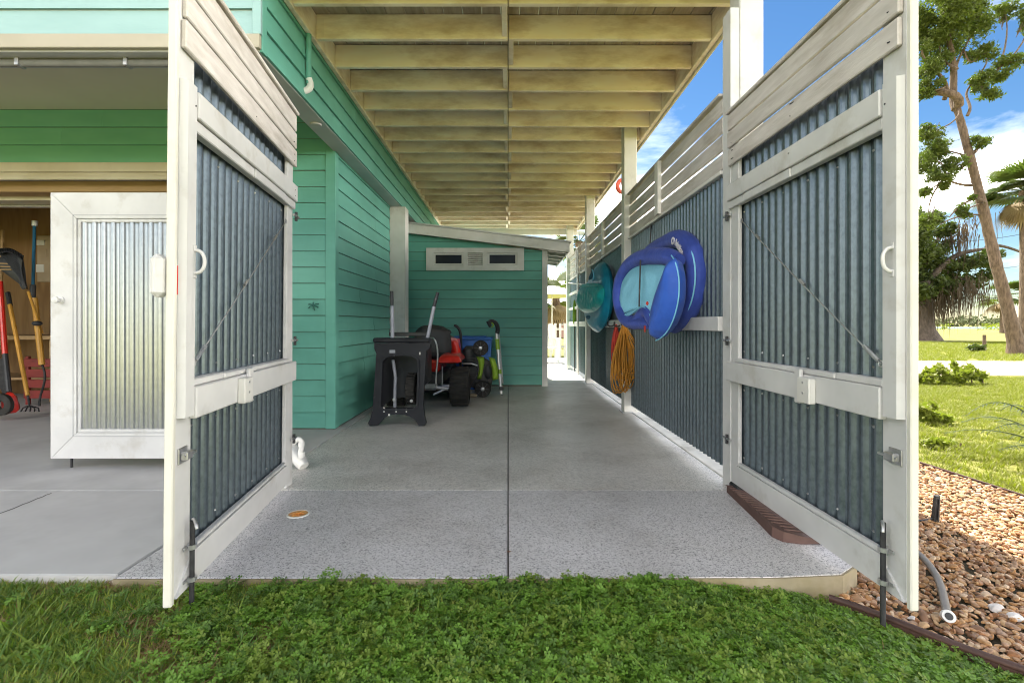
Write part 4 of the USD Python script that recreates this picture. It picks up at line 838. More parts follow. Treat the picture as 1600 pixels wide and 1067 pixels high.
c = G(466, 803); cl = thing('cleanout_cap', 'round brass cleanout cap set in the slab', 'drain cap', (c[0], c[1], 0))
part('ring', MB().lathe([(.0, .058), (.005, .056), (.006, .050), (.002, .049)], c, 'z', 28), 'pale_concrete', cl, smooth=40)
part('plug', MB().lathe([(.0, .0485), (.003, .048), (.0035, .02), (.0035, 0)], c, 'z', 28), 'brass', cl)
part('nut', MB().lathe([(.003, .013), (.013, .012), (.014, 0)], c, 'z', 6), 'brass', cl)
for k in range(6):
    t = k * math.pi / 3; part('rib', MB().tube([c + [.014 * math.cos(t), .014 * math.sin(t), .005], c + [.038 * math.cos(t), .038 * math.sin(t), .005]], .003, 5), 'brass', cl)
for i, (px, py) in enumerate(((794, 870), (829, 855), (640, 845))):
    c = G(px, py) if i else G(795, 862.5)
    if i == 0:
        solo('dry_leaf', MB().cushion(Polygon([(c[0] - .012, c[1]), (c[0], c[1] - .006), (c[0] + .014, c[1] + .002), (c[0], c[1] + .008)]), lambda u, v, h: np.c_[u, v, .004 + h], .002, .006, .004), 'leaf_brown', 'tiny dry brown leaf caught in the slab joint', 'leaf')
c = G(1117, 1041, -.03)
solo('dry_leaf', MB().cushion(Polygon([(c[0] - .022, c[1] - .01), (c[0] + .0, c[1] - .02), (c[0] + .024, c[1] + .0), (c[0] + .012, c[1] + .022), (c[0] - .014, c[1] + .014)]), lambda u, v, h: np.c_[u, v, -.028 + .5 * (u - c[0]) + .3 * (v - c[1]) + h], .002, .008, .007), 'leaf_brown', 'fallen brown leaf lying on the clover near the front', 'leaf')

# ------------------------------------------------------------------ pebble bed, edging, hose, stake
ed = thing('garden_edging', 'dark brown plastic edging strip between pebbles and the front grass', 'edging', (1.5, 1.6, GZ))
e_pts = spline([(1.235, 1.895, 0), (1.36, 1.76, 0), (1.48, 1.60, 0), (1.60, 1.47, 0), (2.1, 1.06, 0), (3.1, .35, 0)], 60)[:, :2]
part('strip', MB().extrude(LineString(e_pts).buffer(.008, cap_style=2), lambda u, v, h: np.c_[u, v, h], GZ - .05, GZ + .048), 'edging', ed)
part('rolled_top', MB().tube(np.c_[e_pts, np.full(len(e_pts), GZ + .05)], .012, 8), 'edging', ed, smooth=50)
ed2 = thing('garden_edging', 'dark brown plastic edging along the far side of the pebbles, by the sunny lawn', 'edging', (3.2, 4, GZ))
e2 = spline([(3.35, .9, 0), (3.24, 3.0, 0), (3.18, 4.5, 0), (3.16, 9.5, 0)], 40)[:, :2]
part('strip', MB().extrude(LineString(e2).buffer(.008, cap_style=2), lambda u, v, h: np.c_[u, v, h], GZ - .05, GZ + .03), 'edging', ed2)
bed_poly = Polygon(list(map(tuple, e_pts)) + list(map(tuple, e2)) + [(1.60, 9.5), (1.60, 2.96), (1.50, 2.96), (1.49, 2.2), (1.45, 2.06), (1.34, 1.985)]).buffer(0)
solo('pebble_bed_base', MB().extrude(bed_poly, lambda u, v, h: np.c_[u, v, h], GZ - .06, GZ - .004), 'soil', kind='structure')

def instancer(name, protos, pos, idx, quats, scales, label, cat):
    p = f'/World/{name}'; pi = UsdGeom.PointInstancer.Define(stage, p); tag(pi.GetPrim(), label, cat, kind='stuff')
    UsdGeom.Scope.Define(stage, p + '/prototypes'); tg = []
    for nm, mesh, m, sm in protos:
        q = numbered(p + '/prototypes', nm); usdkit.mesh(stage, q, mesh, LOOK[m], sm); tg.append(Sdf.Path(q))
    pi.CreatePrototypesRel().SetTargets(tg)
    pi.CreatePositionsAttr(Vt.Vec3fArray.FromNumpy(np.asarray(pos, np.float32)))
    pi.CreateProtoIndicesAttr(Vt.IntArray.FromNumpy(np.asarray(idx, np.int32)))
    q = np.asarray(quats, np.float32)   # w x y z
    pi.CreateOrientationsAttr(Vt.QuathArray([Gf.Quath(float(a), float(b), float(c_), float(d)) for a, b, c_, d in q]))
    pi.CreateScalesAttr(Vt.Vec3fArray.FromNumpy(np.asarray(scales, np.float32)))
def qz(a, tx=None, ty=None):
    n = len(a); q = np.zeros((n, 4)); q[:, 0] = np.cos(a / 2); q[:, 3] = np.sin(a / 2)
    if tx is not None:
        ax = np.zeros((n, 4)); ax[:, 0] = 1; ax[:, 1] = tx / 2; ax[:, 2] = ty / 2; ax /= np.linalg.norm(ax, axis=1, keepdims=True)
        w0, x0, y0, z0_ = ax.T; w1, x1, y1, z1_ = q.T
        q = np.stack([w0 * w1 - x0 * x1 - y0 * y1 - z0_ * z1_, w0 * x1 + x0 * w1 + y0 * z1_ - z0_ * y1, w0 * y1 - x0 * z1_ + y0 * w1 + z0_ * x1, w0 * z1_ + x0 * y1 - y0 * x1 + z0_ * w1], 1)
    return q
import trimesh
peb_cols = [(.44, .23, .09), (.50, .29, .13), (.34, .16, .065), (.56, .37, .20), (.44, .26, .14), (.26, .14, .075), (.60, .44, .29), (.38, .24, .15)]
protos = []
for k, c in enumerate(peb_cols):
    mat(f'pebble_{k}', two(tuple(x * .75 for x in c), tuple(min(.85, x * 1.15) for x in c)), ns=45, detail=4, rough=.62)
    s = trimesh.creation.icosphere(2, 1.0); v = np.array(s.vertices); rg = np.random.default_rng(50 + k)
    for _ in range(5):
        d = rg.normal(size=3); d /= np.linalg.norm(d); t = v @ d; v = v - np.outer(np.maximum(0, t - rg.uniform(.55, .8)) * .85, d)
    v *= [1.0, rg.uniform(.6, .85), rg.uniform(.38, .55)]; protos.append(('pebble', (v, np.array(s.faces)), f'pebble_{k}', 60))
pos = []
def in_poly(poly, n, rg, box=None):
    x0, y0, x1, y1 = box or poly.bounds; p = rg.uniform((x0, y0), (x1, y1), (n, 2)); return p[shapely.contains_xy(poly, p[:, 0], p[:, 1])]
near = in_poly(bed_poly.buffer(-.012), 30000, NR, (1.2, .9, 3.3, 5.0)); far = in_poly(bed_poly.buffer(-.012), 7000, NR, (1.2, 5.0, 3.3, 9.5))
pp = np.vstack([near, far]); n = len(pp)
sc = NR.uniform(.0075, .0165, n) * np.where(NR.random(n) < .08, 1.5, 1)
pos = np.c_[pp, GZ + .002 + NR.uniform(0, .022, n)]
instancer('pebbles', protos, pos, NR.integers(0, len(protos), n), qz(NR.uniform(0, 6.28, n), NR.normal(0, .35, n), NR.normal(0, .35, n)), np.repeat(sc[:, None], 3, 1) * NR.uniform(.85, 1.2, (n, 3)), 'tan and reddish river pebbles filling the bed beside the gate', 'pebbles')
mat('white_stone', two((.62, .58, .54), (.74, .71, .68)), ns=30, rough=.7)
for px, py, r in ((1556, 949, .030), (1586, 963, .026), (1425, 965, .016), (1377, 935, .020)):
    q = G(px, py, GZ + .02); s = trimesh.creation.icosphere(2, 1.0); v = np.array(s.vertices); rg = np.random.default_rng(int(px))
    for _ in range(7): d = rg.normal(size=3); d /= np.linalg.norm(d); t = v @ d; v = v - np.outer(np.maximum(0, t - .6) * .95, d)
    lab = {1556: 'white flat stone among the pebbles, the larger one below the hose bend', 1586: 'white angular stone at the right edge of the pebbles near the edging', 1425: 'small pale stone under the free end of the right gate', 1377: 'pale stone beside the slab corner and edging'}[px]
    solo('white_stone', MB().add(v * [r * 1.1, r * .8, r * .55] + q, s.faces), 'white_stone', lab, 'stone', smooth=40)
hose = thing('drain_hose', 'grey drain hose curving over the pebbles to a white end fitting', 'hose', (1.8, 2.0, GZ))
hp = spline([P(1405, 858, 2.45), G(1440, 869, -.045), G(1462, 897, -.045), G(1474, 930, -.045), G(1481, 962, -.045)], 30)
part('tube', MB().tube(hp, .0135, 12), 'hose_grey', hose, smooth=60)
e = hp[-1]; d = hp[-1] - hp[-3]; d /= np.linalg.norm(d)
Mh = np.eye(4); zz = d * .8 + np.array([0, -.2, .45]); zz /= np.linalg.norm(zz); xx = np.cross([0, 0, 1], zz); xx /= np.linalg.norm(xx); Mh[:3, 0], Mh[:3, 1], Mh[:3, 2], Mh[:3, 3] = xx, np.cross(zz, xx), zz, e
ef = part('end_fitting', MB().lathe([(-.03, .0145), (-.02, .0195), (.012, .021), (.016, .0195), (.016, .0125), (.008, .012), (.004, 0)], (0, 0, 0), 'z', 24).xf(Mh), 'pvc', hose, smooth=40)
part('opening', MB().lathe([(.0165, .012), (.0172, .012), (.0172, 0)], (0, 0, 0), 'z', 18).xf(Mh), 'rod_metal', ef)
sb = G(1460, 818, GZ); stake = thing('ground_stake', 'dark tapered plastic stake stuck upright in the pebbles', 'stake', tuple(sb))
part('body', MB().hexa(np.array([sb + [-.016, -.012, -.03], sb + [.016, -.012, -.03], sb + [.016, .012, -.03], sb + [-.016, .012, -.03], sb + [.004, -.010, .155], sb + [.024, -.010, .158], sb + [.024, .010, .158], sb + [.004, .010, .155]])), 'rod_metal', stake)
part('fin', MB().hexa(np.array([sb + [-.003, -.024, -.03], sb + [.003, -.024, -.03], sb + [.003, -.012, -.03], sb + [-.003, -.012, -.03], sb + [.012, -.016, .14], sb + [.016, -.016, .14], sb + [.016, -.010, .14], sb + [.012, -.010, .14]])), 'rod_metal', stake)
part('cable', MB().tube(spline([sb + [-.25, .06, .02], sb + [-.12, .0, .018], sb + [-.01, .0, .03]], 14), .004, 6), 'black_plastic', stake)

# ------------------------------------------------------------------ grass
def blades(rg, n, rad, h0, h1, w, lean, curl=.5):
    v, f, k = [], [], 0
    for _ in range(n):
        a, r = rg.uniform(0, 6.28), rad * math.sqrt(rg.random()); b = np.array([r * math.cos(a), r * math.sin(a), -.01]); h = rg.uniform(h0, h1); da = rg.uniform(0, 6.28); d = np.array([math.cos(da), math.sin(da), 0]); s = np.array([-d[1], d[0], 0])
        L = rg.uniform(.3, 1) * lean; ww = w * rg.uniform(.7, 1.25)
        for t, wf in ((0, .8), (.35, 1.0), (.7, .75), (1, 0.06)):
            c = b + d * L * h * t ** 1.6 + np.array([0, 0, h * (t - curl * .35 * L * t * t)]); v += [c - s * ww * wf / 2, c + s * ww * wf / 2]
        for i in range(3): f += [[k + 2 * i, k + 2 * i + 1, k + 2 * i + 3], [k + 2 * i, k + 2 * i + 3, k + 2 * i + 2]]
        k += 8
    return np.array(v), np.array(f)
def clovers(rg, n, rad):
    v, f, k = [], [], 0
    for _ in range(n):
        a, r = rg.uniform(0, 6.28), rad * math.sqrt(rg.random()); c = np.array([r * math.cos(a), r * math.sin(a), rg.uniform(.018, .042)]); t0 = rg.uniform(0, 6.28); s = rg.uniform(.0065, .0105); tl = rg.normal(0, .35, 2)
        st = np.array([.0008, 0, 0]); v += [c - st, c + st, [c[0] * .8, c[1] * .8, -.005]]; f.append([k, k + 1, k + 2]); k += 3
        for m in range(3):
            t = t0 + m * 2.094; R2 = np.array([[math.cos(t), -math.sin(t)], [math.sin(t), math.cos(t)]]); pts = []
            for x_, y_ in ((0, 0), (.55, .48), (1.0, .50), (1.15, .2), (1.02, 0), (1.15, -.2), (1.0, -.5), (.55, -.48)):
                q = R2 @ np.array([x_, y_]) * s; zq = .22 * abs(y_) * s + .15 * x_ * s; pts.append([c[0] + q[0], c[1] + q[1], c[2] + zq + tl[0] * q[0] + tl[1] * q[1]])
            v += pts; f += [[k, k + i, k + i + 1] for i in range(1, 7)]; k += 8
    return np.array(v), np.array(f)
rg = np.random.default_rng(5)
def rnd(s): return np.random.default_rng(s)
gp = []
for k in range(3): gp.append(('grass_tuft', blades(rnd(20 + k), 30, .030, .022, .055, .0036, 1.0), ('grass_green', 'grass_dark', 'grass_lime')[k], False))
for k in range(2): gp.append(('long_blades', blades(rnd(30 + k), 7, .03, .04, .085, .0055, 1.3), ('grass_green', 'grass_dark')[k], False))
for k in range(2): gp.append(('dry_blades', blades(rnd(40 + k), 14, .035, .02, .055, .0032, 1.6, .9), 'straw', False))
cp = [('clover_patch', clovers(rnd(60 + k), 18, .04), m, False) for k, m in enumerate(('clover', 'grass_green', 'clover', 'grass_dark'))]
fx0, fx1, fy0, fy1 = -2.6, 2.6, .95, 1.95
fpoly = Polygon([(-3.2, .75), (-3.2, 1.965), (-1.6, 1.955), (-1.5, 1.938), (1.04, 1.942)] + [tuple(q) for q in e_pts[:44]] + [(2.6, .75)]).buffer(-.006)
p = in_poly(fpoly, 46000, rg); n = len(p)
def fnoise(p, s, seed):
    g = rnd(seed); ph = g.uniform(0, 6.28, 10); w_ = g.normal(0, 1, (10, 2)) * s; return np.sin(p @ w_.T + ph).mean(1) * 1.8
clov = 1 / (1 + np.exp(-(3.2 * (p[:, 0] + .15) + 2.2 * fnoise(p, 4, 1) - 1.2 * (p[:, 1] > 1.86)))) * .93
dry = (fnoise(p, 6, 2) > .30) | ((p[:, 1] > 1.84) & (rg.random(n) < .45) & (fnoise(p, 9, 8) > -.1))
u = rg.random(n); isc = u < clov * .40
# grass
sel = ~isc; q = p[sel]; m = len(q); r_ = rg.random(m); dd = dry[sel]
idx = np.where(r_ < .30, 0, np.where(r_ < .46, 1, np.where(r_ < .74, 2, np.where(r_ < .81, 3, np.where(r_ < .86, 4, 5))))); idx = np.where(dd & (rg.random(m) < .75), 5 + rg.integers(0, 2, m), idx)
sc = rg.uniform(.7, 1.15, m) * np.where(q[:, 1] > 1.82, .75, 1)
instancer('front_grass', gp, np.c_[q, gz(q[:, 0]) - .02 + rg.uniform(0, .015, m)], idx, qz(rg.uniform(0, 6.28, m), rg.normal(0, .15, m), rg.normal(0, .15, m)), np.c_[sc, sc, sc * rg.uniform(.7, 1.1, m)], 'green and straw coloured grass in front of the slab', 'grass')
q = p[isc]; m = len(q); sc = rg.uniform(.75, 1.15, m)
instancer('clover', cp, np.c_[q, gz(q[:, 0]) - .018 + rg.uniform(0, .02, m)], rg.integers(0, 4, m), qz(rg.uniform(0, 6.28, m), rg.normal(0, .12, m), rg.normal(0, .12, m)), np.c_[sc, sc, sc], 'dense green clover in the front grass, mostly on the right', 'clover')
# sunny lawn on the right
lp = [('lawn_tuft', blades(rnd(70 + k), 30, .06, .03, .07, .006, .9), 'sun_grass', False) for k in range(3)]
lpoly = Polygon([(3.2, 1.5), (3.2, 10.4), (16, 10.4), (16, 9.5), (4.5, 1.5)])
p = np.vstack([in_poly(lpoly, 24000, rg), in_poly(Polygon([(9, 15.3), (9, 30), (40, 30), (26, 14.2)]), 9000, rg)]); n = len(p); sc = rg.uniform(.7, 1.2, n) * np.where(p[:, 1] > 12, 2.2, 1)
instancer('lawn_grass', lp, np.c_[p, np.full(n, GZ - .035)], rg.integers(0, 3, n), qz(rg.uniform(0, 6.28, n)), np.c_[sc, sc, sc], 'sunlit yellow green lawn grass beyond the pebble bed', 'grass')

# ------------------------------------------------------------------ plants and trees
def leaves(mb_pts, rg, size, asp=.5):
    """One bent diamond leaf (two triangles) at every point, randomly turned."""
    p = np.asarray(mb_pts); n = len(p); d = rg.normal(size=(n, 3)); d /= np.linalg.norm(d, axis=1, keepdims=True); e = np.cross(d, rg.normal(size=(n, 3))); e /= np.linalg.norm(e, axis=1, keepdims=True) + 1e-9
    s = (size * rg.uniform(.6, 1.3, n))[:, None]
    v = np.stack([p - d * s * .5, p + e * s * asp * .5, p + d * s * .5, p - e * s * asp * .5], 1).reshape(-1, 3); k = np.arange(n) * 4
    return v, np.vstack([np.c_[k, k + 1, k + 2], np.c_[k, k + 2, k + 3]])
def clump(rg, c, r, n, lumps=7):
    """Points gathered into tufts inside an ellipsoid, so that gaps stay between them."""
    c, r = np.asarray(c), np.asarray(r); cs = rg.normal(size=(lumps * 4, 3)); cs = cs / np.linalg.norm(cs, axis=1, keepdims=True) * rg.random((len(cs), 1)) ** (1 / 3.)
    i = rg.integers(0, len(cs), n); q = cs[i] + rg.normal(0, .16, (n, 3)); return c + q * r
def pxclump(rg, px, py, rx, ry, Y, n, dep=1.0, lumps=7):
    s = Y / F; return clump(rg, P(px, py, Y) + [0, rg.uniform(-.6, .6) * rx * s, 0], (rx * s, rx * s * dep, ry * s), n, lumps)

rg = rnd(101); TY = 18.0
tree = thing('pine_like_tree', 'tall leaning tree with feathery green tufts beside the sand path', 'tree', tuple(P(1590, 552, TY)))
trunk = part('trunk', gnarl(MB().tube(spline([P(1593, 556, TY), P(1586, 530, TY), P(1574, 480, TY), P(1556, 410, TY), P(1537, 330, TY), P(1520, 262, TY), P(1505, 205, TY), P(1494, 165, TY)], 90), np.interp(np.linspace(0, 1, 90), [0, .06, .2, .6, 1], [.38, .24, .185, .15, .11]), 16), .075, 2.2), 'bark', tree, smooth=60)
for pts, r0, r1 in (([(1494, 167), (1478, 152), (1456, 142), (1432, 138), (1400, 128)], .15, .08), ([(1495, 170), (1497, 140), (1495, 112), (1490, 80), (1480, 35), (1470, -10)], .13, .05), ([(1480, 153), (1466, 128), (1452, 104), (1438, 80)], .08, .03), ([(1503, 185), (1512, 158), (1519, 138), (1528, 118), (1536, 95)], .05, .02), ([(1494, 108), (1500, 95), (1506, 78), (1520, 50)], .05, .02), ([(1490, 112), (1480, 95), (1470, 70)], .05, .02), ([(1525, 288), (1500, 284), (1478, 276), (1462, 268)], .05, .02), ([(1533, 318), (1520, 312), (1498, 325), (1480, 340)], .04, .02), ([(1540, 335), (1500, 338), (1470, 350)], .04, .02), ([(1516, 245), (1528, 232), (1538, 222)], .04, .02), ([(1528, 118), (1560, 108), (1600, 100)], .03, .02)):
    part('limb', MB().tube(spline([P(a, b, TY) + [0, rg.normal(0, .12), 0] for a, b in pts], 14), np.linspace(r0, r1, 14), 8), 'bark', tree, smooth=60)
pts = []
for (a, b, rx, ry) in ((1468, 25, 42, 32), (1492, 55, 36, 26), (1447, 60, 24, 26), (1530, 30, 24, 24), (1534, 82, 22, 14), (1474, 92, 22, 16), (1448, 108, 18, 16), (1528, 130, 14, 14), (1545, 148, 16, 10), (1556, 118, 18, 10), (1572, 100, 22, 9), (1440, 30, 18, 25), (1500, 5, 30, 18), (1448, 210, 20, 14), (1472, 228, 22, 14), (1456, 250, 24, 16), (1490, 258, 18, 12), (1524, 224, 14, 9), (1464, 275, 20, 12), (1444, 300, 10, 7), (1478, 290, 10, 7), (1580, 12, 22, 12), (1600, 30, 12, 22), (1448, 135, 18, 10), (1440, 150, 14, 8), (1506, 330, 10, 12), (1515, 310, 6, 4), (1460, 345, 14, 12)):
    pts.append(pxclump(rg, a, b, rx, ry, TY, int(170 + rx * ry * 3.6), .9, 9))
tw = MB(); lim = np.vstack([P(a, b, TY) for a, b in ((1494, 165), (1478, 152), (1456, 142), (1495, 112), (1490, 80), (1480, 35), (1466, 128), (1452, 104), (1512, 158), (1528, 118), (1506, 78), (1525, 288), (1500, 284), (1478, 276), (1533, 318), (1516, 245), (1560, 108))])
for q in pts:
    c_ = q.mean(0); o_ = lim[np.argmin(np.linalg.norm(lim - c_, axis=1))]; mid = (o_ + c_) / 2 + rg.normal(0, .15, 3)
    tw.tube(spline([o_, mid, c_], 7), np.linspace(.035, .016, 7), 5)
    for e_ in q[rg.integers(0, len(q), 9)]: tw.tube(spline([c_ + (o_ - c_) * rg.uniform(0, .4), (c_ + e_) / 2 + rg.normal(0, .06, 3), e_], 5), np.linspace(.014, .006, 5), 4)
part('twigs', tw, 'bark', tree, kind='stuff')
pts = np.vstack(pts); part('foliage', MB().add(*leaves(pts, rg, .14, .34)), 'leaf_cedar', tree)
for a in (1590, 1545): pass
OY = 34.0; rg = rnd(202)
oak = thing('oak_tree', 'spreading oak hung with grey brown moss across the far lawn', 'tree', tuple(P(1440, 529, OY)))
part('trunk', MB().tube(spline([P(1441, 532, OY), P(1440, 510, OY), P(1440, 480, OY), P(1436, 440, OY)], 12), np.interp(np.linspace(0, 1, 12), [0, .2, 1], [1.15, .75, .6]), 12), 'bark_oak', oak, smooth=60)
for q_, r0, r1 in (([(1438, 470), (1455, 430), (1480, 405), (1512, 393), (1548, 388)], .3, .08), ([(1438, 460), (1450, 410), (1470, 370)], .3, .06), ([(1440, 480), (1420, 440), (1400, 400)], .35, .1), ([(1470, 415), (1490, 430), (1520, 440)], .15, .05), ([(1545, 385), (1570, 382), (1600, 398)], .12, .08)):
    part('limb', MB().tube(spline([P(a, b, OY) + [0, rg.normal(0, .3), 0] for a, b in q_], 12), np.linspace(r0, r1, 12), 8), 'bark_oak', oak, smooth=60)
pts = []
for (a, b, rx, ry) in ((1445, 345, 22, 18), (1455, 380, 30, 22), (1440, 415, 34, 24), (1478, 420, 26, 16), (1505, 410, 28, 12), (1530, 400, 22, 10), (1512, 440, 26, 10), (1535, 430, 16, 8), (1465, 450, 24, 16), (1430, 450, 26, 22), (1400, 380, 40, 40), (1380, 430, 40, 30), (1548, 412, 12, 8), (1482, 360, 12, 14)):
    pts.append(pxclump(rg, a, b, rx, ry, OY, int(120 + rx * ry * 2.4), 1.0, 7))
part('foliage', MB().add(*leaves(np.vstack(pts), rg, .30, .5)), 'leaf_oak', oak)
mb = MB(); v, f = [], []
for (a, b, n_, ln, sp) in ((1485, 372, 60, 55, 8), (1500, 355, 45, 50, 7), (1508, 446, 60, 40, 10), (1495, 452, 60, 45, 10), (1455, 455, 90, 60, 16), (1475, 445, 60, 65, 10), (1438, 470, 60, 45, 12), (1520, 340, 12, 20, 3), (1470, 470, 40, 40, 10)):
    for _ in range(n_ * 2):
        s = OY / F; t = P(a + rg.normal(0, sp), b + rg.normal(0, 9), OY) + [0, rg.normal(0, 1.2), 0]; L = ln * s * rg.uniform(.3, 1.0); wv = rg.uniform(.02, .06); ph = rg.uniform(0, 6.28); k = len(v)
        for i in range(5):
            c = t + [.08 * math.sin(ph + i * 1.3), .05 * math.cos(ph + i), -L * i / 4]; ww_ = wv * (1 - i / 4.4); v += [c - [ww_, .3 * ww_, 0], c + [ww_, .3 * ww_, 0]]
        for i in range(4): f += [[k + 2 * i, k + 2 * i + 1, k + 2 * i + 3], [k + 2 * i, k + 2 * i + 3, k + 2 * i + 2]]
part('moss', MB().add(v, f), 'moss_grey', oak, kind='stuff')

def fan_palm(name, label, crown, trunk_h, nf, L, rg, tr=.16, dead=10, droop=.5, skirt=True):
    base = np.array([crown[0], crown[1], GZ]); t = thing(name, label, 'palm', tuple(base))
    part('trunk', MB().tube(spline([base, base + (crown - base) * .5 + [.08, 0, 0], crown], 12), np.linspace(tr * 1.2, tr, 12), 10), 'bark', t, smooth=60)
    def frond(a, el, L, m, nm):
        d = np.array([math.cos(a) * math.cos(el), math.sin(a) * math.cos(el), math.sin(el)]); mb = MB(); st = crown + d * L * .55 - [0, 0, droop * .1 * L]
        mb.tube([crown, st], [.018, .012], 5); side = np.cross(d, [0, 0, 1.0]); side /= np.linalg.norm(side) + 1e-9; up = np.cross(side, d); v, f = [], []
        for i in range(17):
            b = -1.25 + 2.5 * i / 16; dd = d * math.cos(b) + side * math.sin(b); l = L * (.55 + .12 * math.cos(b)); w_ = L * .028; n_ = np.cross(dd, up); k = len(v)
            e1 = st + dd * l * .55 - [0, 0, .04 * L]; e2 = st + dd * l - [0, 0, droop * .32 * L]
            v += [st, e1 - n_ * w_, e1 + n_ * w_, e2]; f += [[k, k + 1, k + 2], [k + 1, k + 3, k + 2]]
        mb.add(v, f); part(nm, mb, m, t)
    for i in range(nf): frond(rg.uniform(0, 6.28), rg.uniform(-.35, 1.2), L * rg.uniform(.8, 1.1), 'leaf_palm', 'frond')
    for i in range(dead): frond(rg.uniform(0, 6.28), rg.uniform(-1.35, -.7), L * rg.uniform(.6, .9), 'palm_dead', 'dead_frond')
    return t
fan_palm('fan_palm', 'large fan palm with dead brown fronds at the right edge', P(1600, 298, 24.0), 0, 48, 1.75, rnd(301), .2, 30)
fan_palm('fan_palm', 'small distant fan palm left of the leaning trunk', P(1567, 462, 60.0), 0, 26, 2.6, rnd(302), .28, 6)
fan_palm('fan_palm', 'fan palm beyond the far end of the passage', P(868, 462, 26.0), 0, 26, 1.7, rnd(303), .2, 10)
fan_palm('fan_palm', 'tall palm seen above the fence beside the third deck post', P(905, 378, 21.0), 0, 24, 1.5, rnd(304), .18, 4)

def shrub(label, spots, Y, rg, size, m='leaf_shrub'):
    q = P(spots[0][0], spots[0][1], Y); t = thing('shrub', label, 'shrub', (q[0], q[1], GZ)); pts = np.vstack([pxclump(rg, a, b, rx, ry, Y, n_, 1.0, 4) for a, b, rx, ry, n_ in spots]); pts = pts[pts[:, 2] > GZ]
    part('foliage', MB().add(*leaves(pts, rg, size, .5)), m, t)
    for a, b, rx, ry, n_ in spots: part('stem', MB().tube([P(a + rx * .2, 0, Y) * [1, 1, 0] + [0, 0, GZ], P(a, b, Y)], [.012, .006], 5), 'bark', t)
shrub('low yellow green shrub beside the sand path', [(1448, 590, 16, 11, 320), (1472, 585, 18, 14, 420), (1496, 582, 17, 15, 420), (1516, 583, 14, 13, 300), (1534, 586, 9, 10, 110)], 9.2, rnd(401), .11)
shrub('small lime shrub on the lawn next to the right gate', [(1446, 646, 12, 18, 360), (1462, 654, 18, 11, 320), (1480, 658, 14, 8, 150)], 5.6, rnd(402), .075)
shrub('low spreading plant at the pebble edge of the lawn', [(1450, 690, 16, 7, 260), (1478, 693, 18, 6, 220), (1500, 697, 10, 4, 70)], 4.55, rnd(403), .06)
shrub('dark low bush with a short stake on the far lawn', [(1522, 543, 10, 5, 140), (1532, 545, 12, 4, 140)], 20, rnd(404), .2, 'leaf_oak')
q = P(1538, 548, 20.0); solo('short_stake', MB().cyl((q[0], 20, GZ), (q[0], 20, P(0, 523, 20)[2]), .06, 8), 'bark', 'short dark stake standing in the dark bush on the far lawn', 'stake')
# arching fronds of a young palm just at the right edge
yp = P(1655, 700, 4.0); yp[2] = GZ; young = thing('young_palm', 'young feather palm with thin arching fronds at the right edge', 'palm', tuple(yp)); rg = rnd(501)
for k, (dx, dy, up, L) in enumerate(((-.75, -.1, .55, .9), (-.8, .3, .35, .85), (-.6, -.5, .35, .8), (-.7, .1, .85, .95), (-.5, .5, .6, .8), (.5, .4, .7, .8), (.6, -.4, .5, .8), (.2, .8, .8, .8), (-.85, -.2, .22, .75))):
    d = np.array([dx, dy, 0]); tt = np.linspace(0, 1, 14)[:, None]; c = yp + d * L * tt + np.array([0, 0, 1.0]) * (up * L * (1.5 * tt - 1.15 * tt ** 2)) + [0, 0, .06]
    mb = MB().tube(c, np.linspace(.008, .002, 14), 5); v, f = [], []
    dn = d / np.linalg.norm(d); sd = np.array([-dn[1], dn[0], 0])
    for i in range(3, 14):
        for s in (-1, 1):
            for j in (0, .5):
                b = c[i] if j == 0 or i == 13 else (c[i] + c[min(13, i + 1)]) / 2; e_ = b + (sd * s * .75 + dn * .7 + np.array([0, 0, rg.uniform(-.35, .15)])) * .19 * (1.1 - i / 16); k_ = len(v); wv = dn * .008; v += [b - wv, b + wv, e_]; f.append([k_, k_ + 1, k_ + 2])
    mb.add(v, f); part('frond', mb, 'leaf_palm', young)
# far shore
rg = rnd(601)
pts = [clump(rg, (x_ + rg.normal(0, 3), 225 + rg.normal(0, 8), 1.5), (8, 6, rg.uniform(2.2, 4.2)), 340, 5) for x_ in np.arange(60, 420, 7)]
solo('far_treeline', MB().add(*leaves(np.vstack(pts), rg, 1.3, .6)), 'leaf_far', 'low line of grey green trees on the far shore', 'trees', kind='stuff')
pts = [clump(rg, (x_, 100 + rg.normal(0, 3), .2), (3.5, 2, .9), 150, 4) for x_ in np.arange(66, 112, 5.5)]
solo('shore_scrub', MB().add(*leaves(np.vstack(pts), rg, .45, .6)), 'leaf_shrub', 'pale scrub along the near bank of the water', 'scrub', kind='stuff')
for k, (y0, y1, Y) in enumerate(((372, 344, 40.0), (418, 398, 48.0))):
    a = P(1380, y0, Y); b = P(1680, y1, Y); tt = np.linspace(0, 1, 20)[:, None]; c = a + (b - a) * tt - np.array([0, 0, .9]) * (4 * tt * (1 - tt))
    solo('power_line', MB().tube(c, .02, 5), 'rod_metal', ('upper overhead wire crossing behind the leaning tree', 'lower overhead wire crossing behind the leaning tree')[k], 'wire')

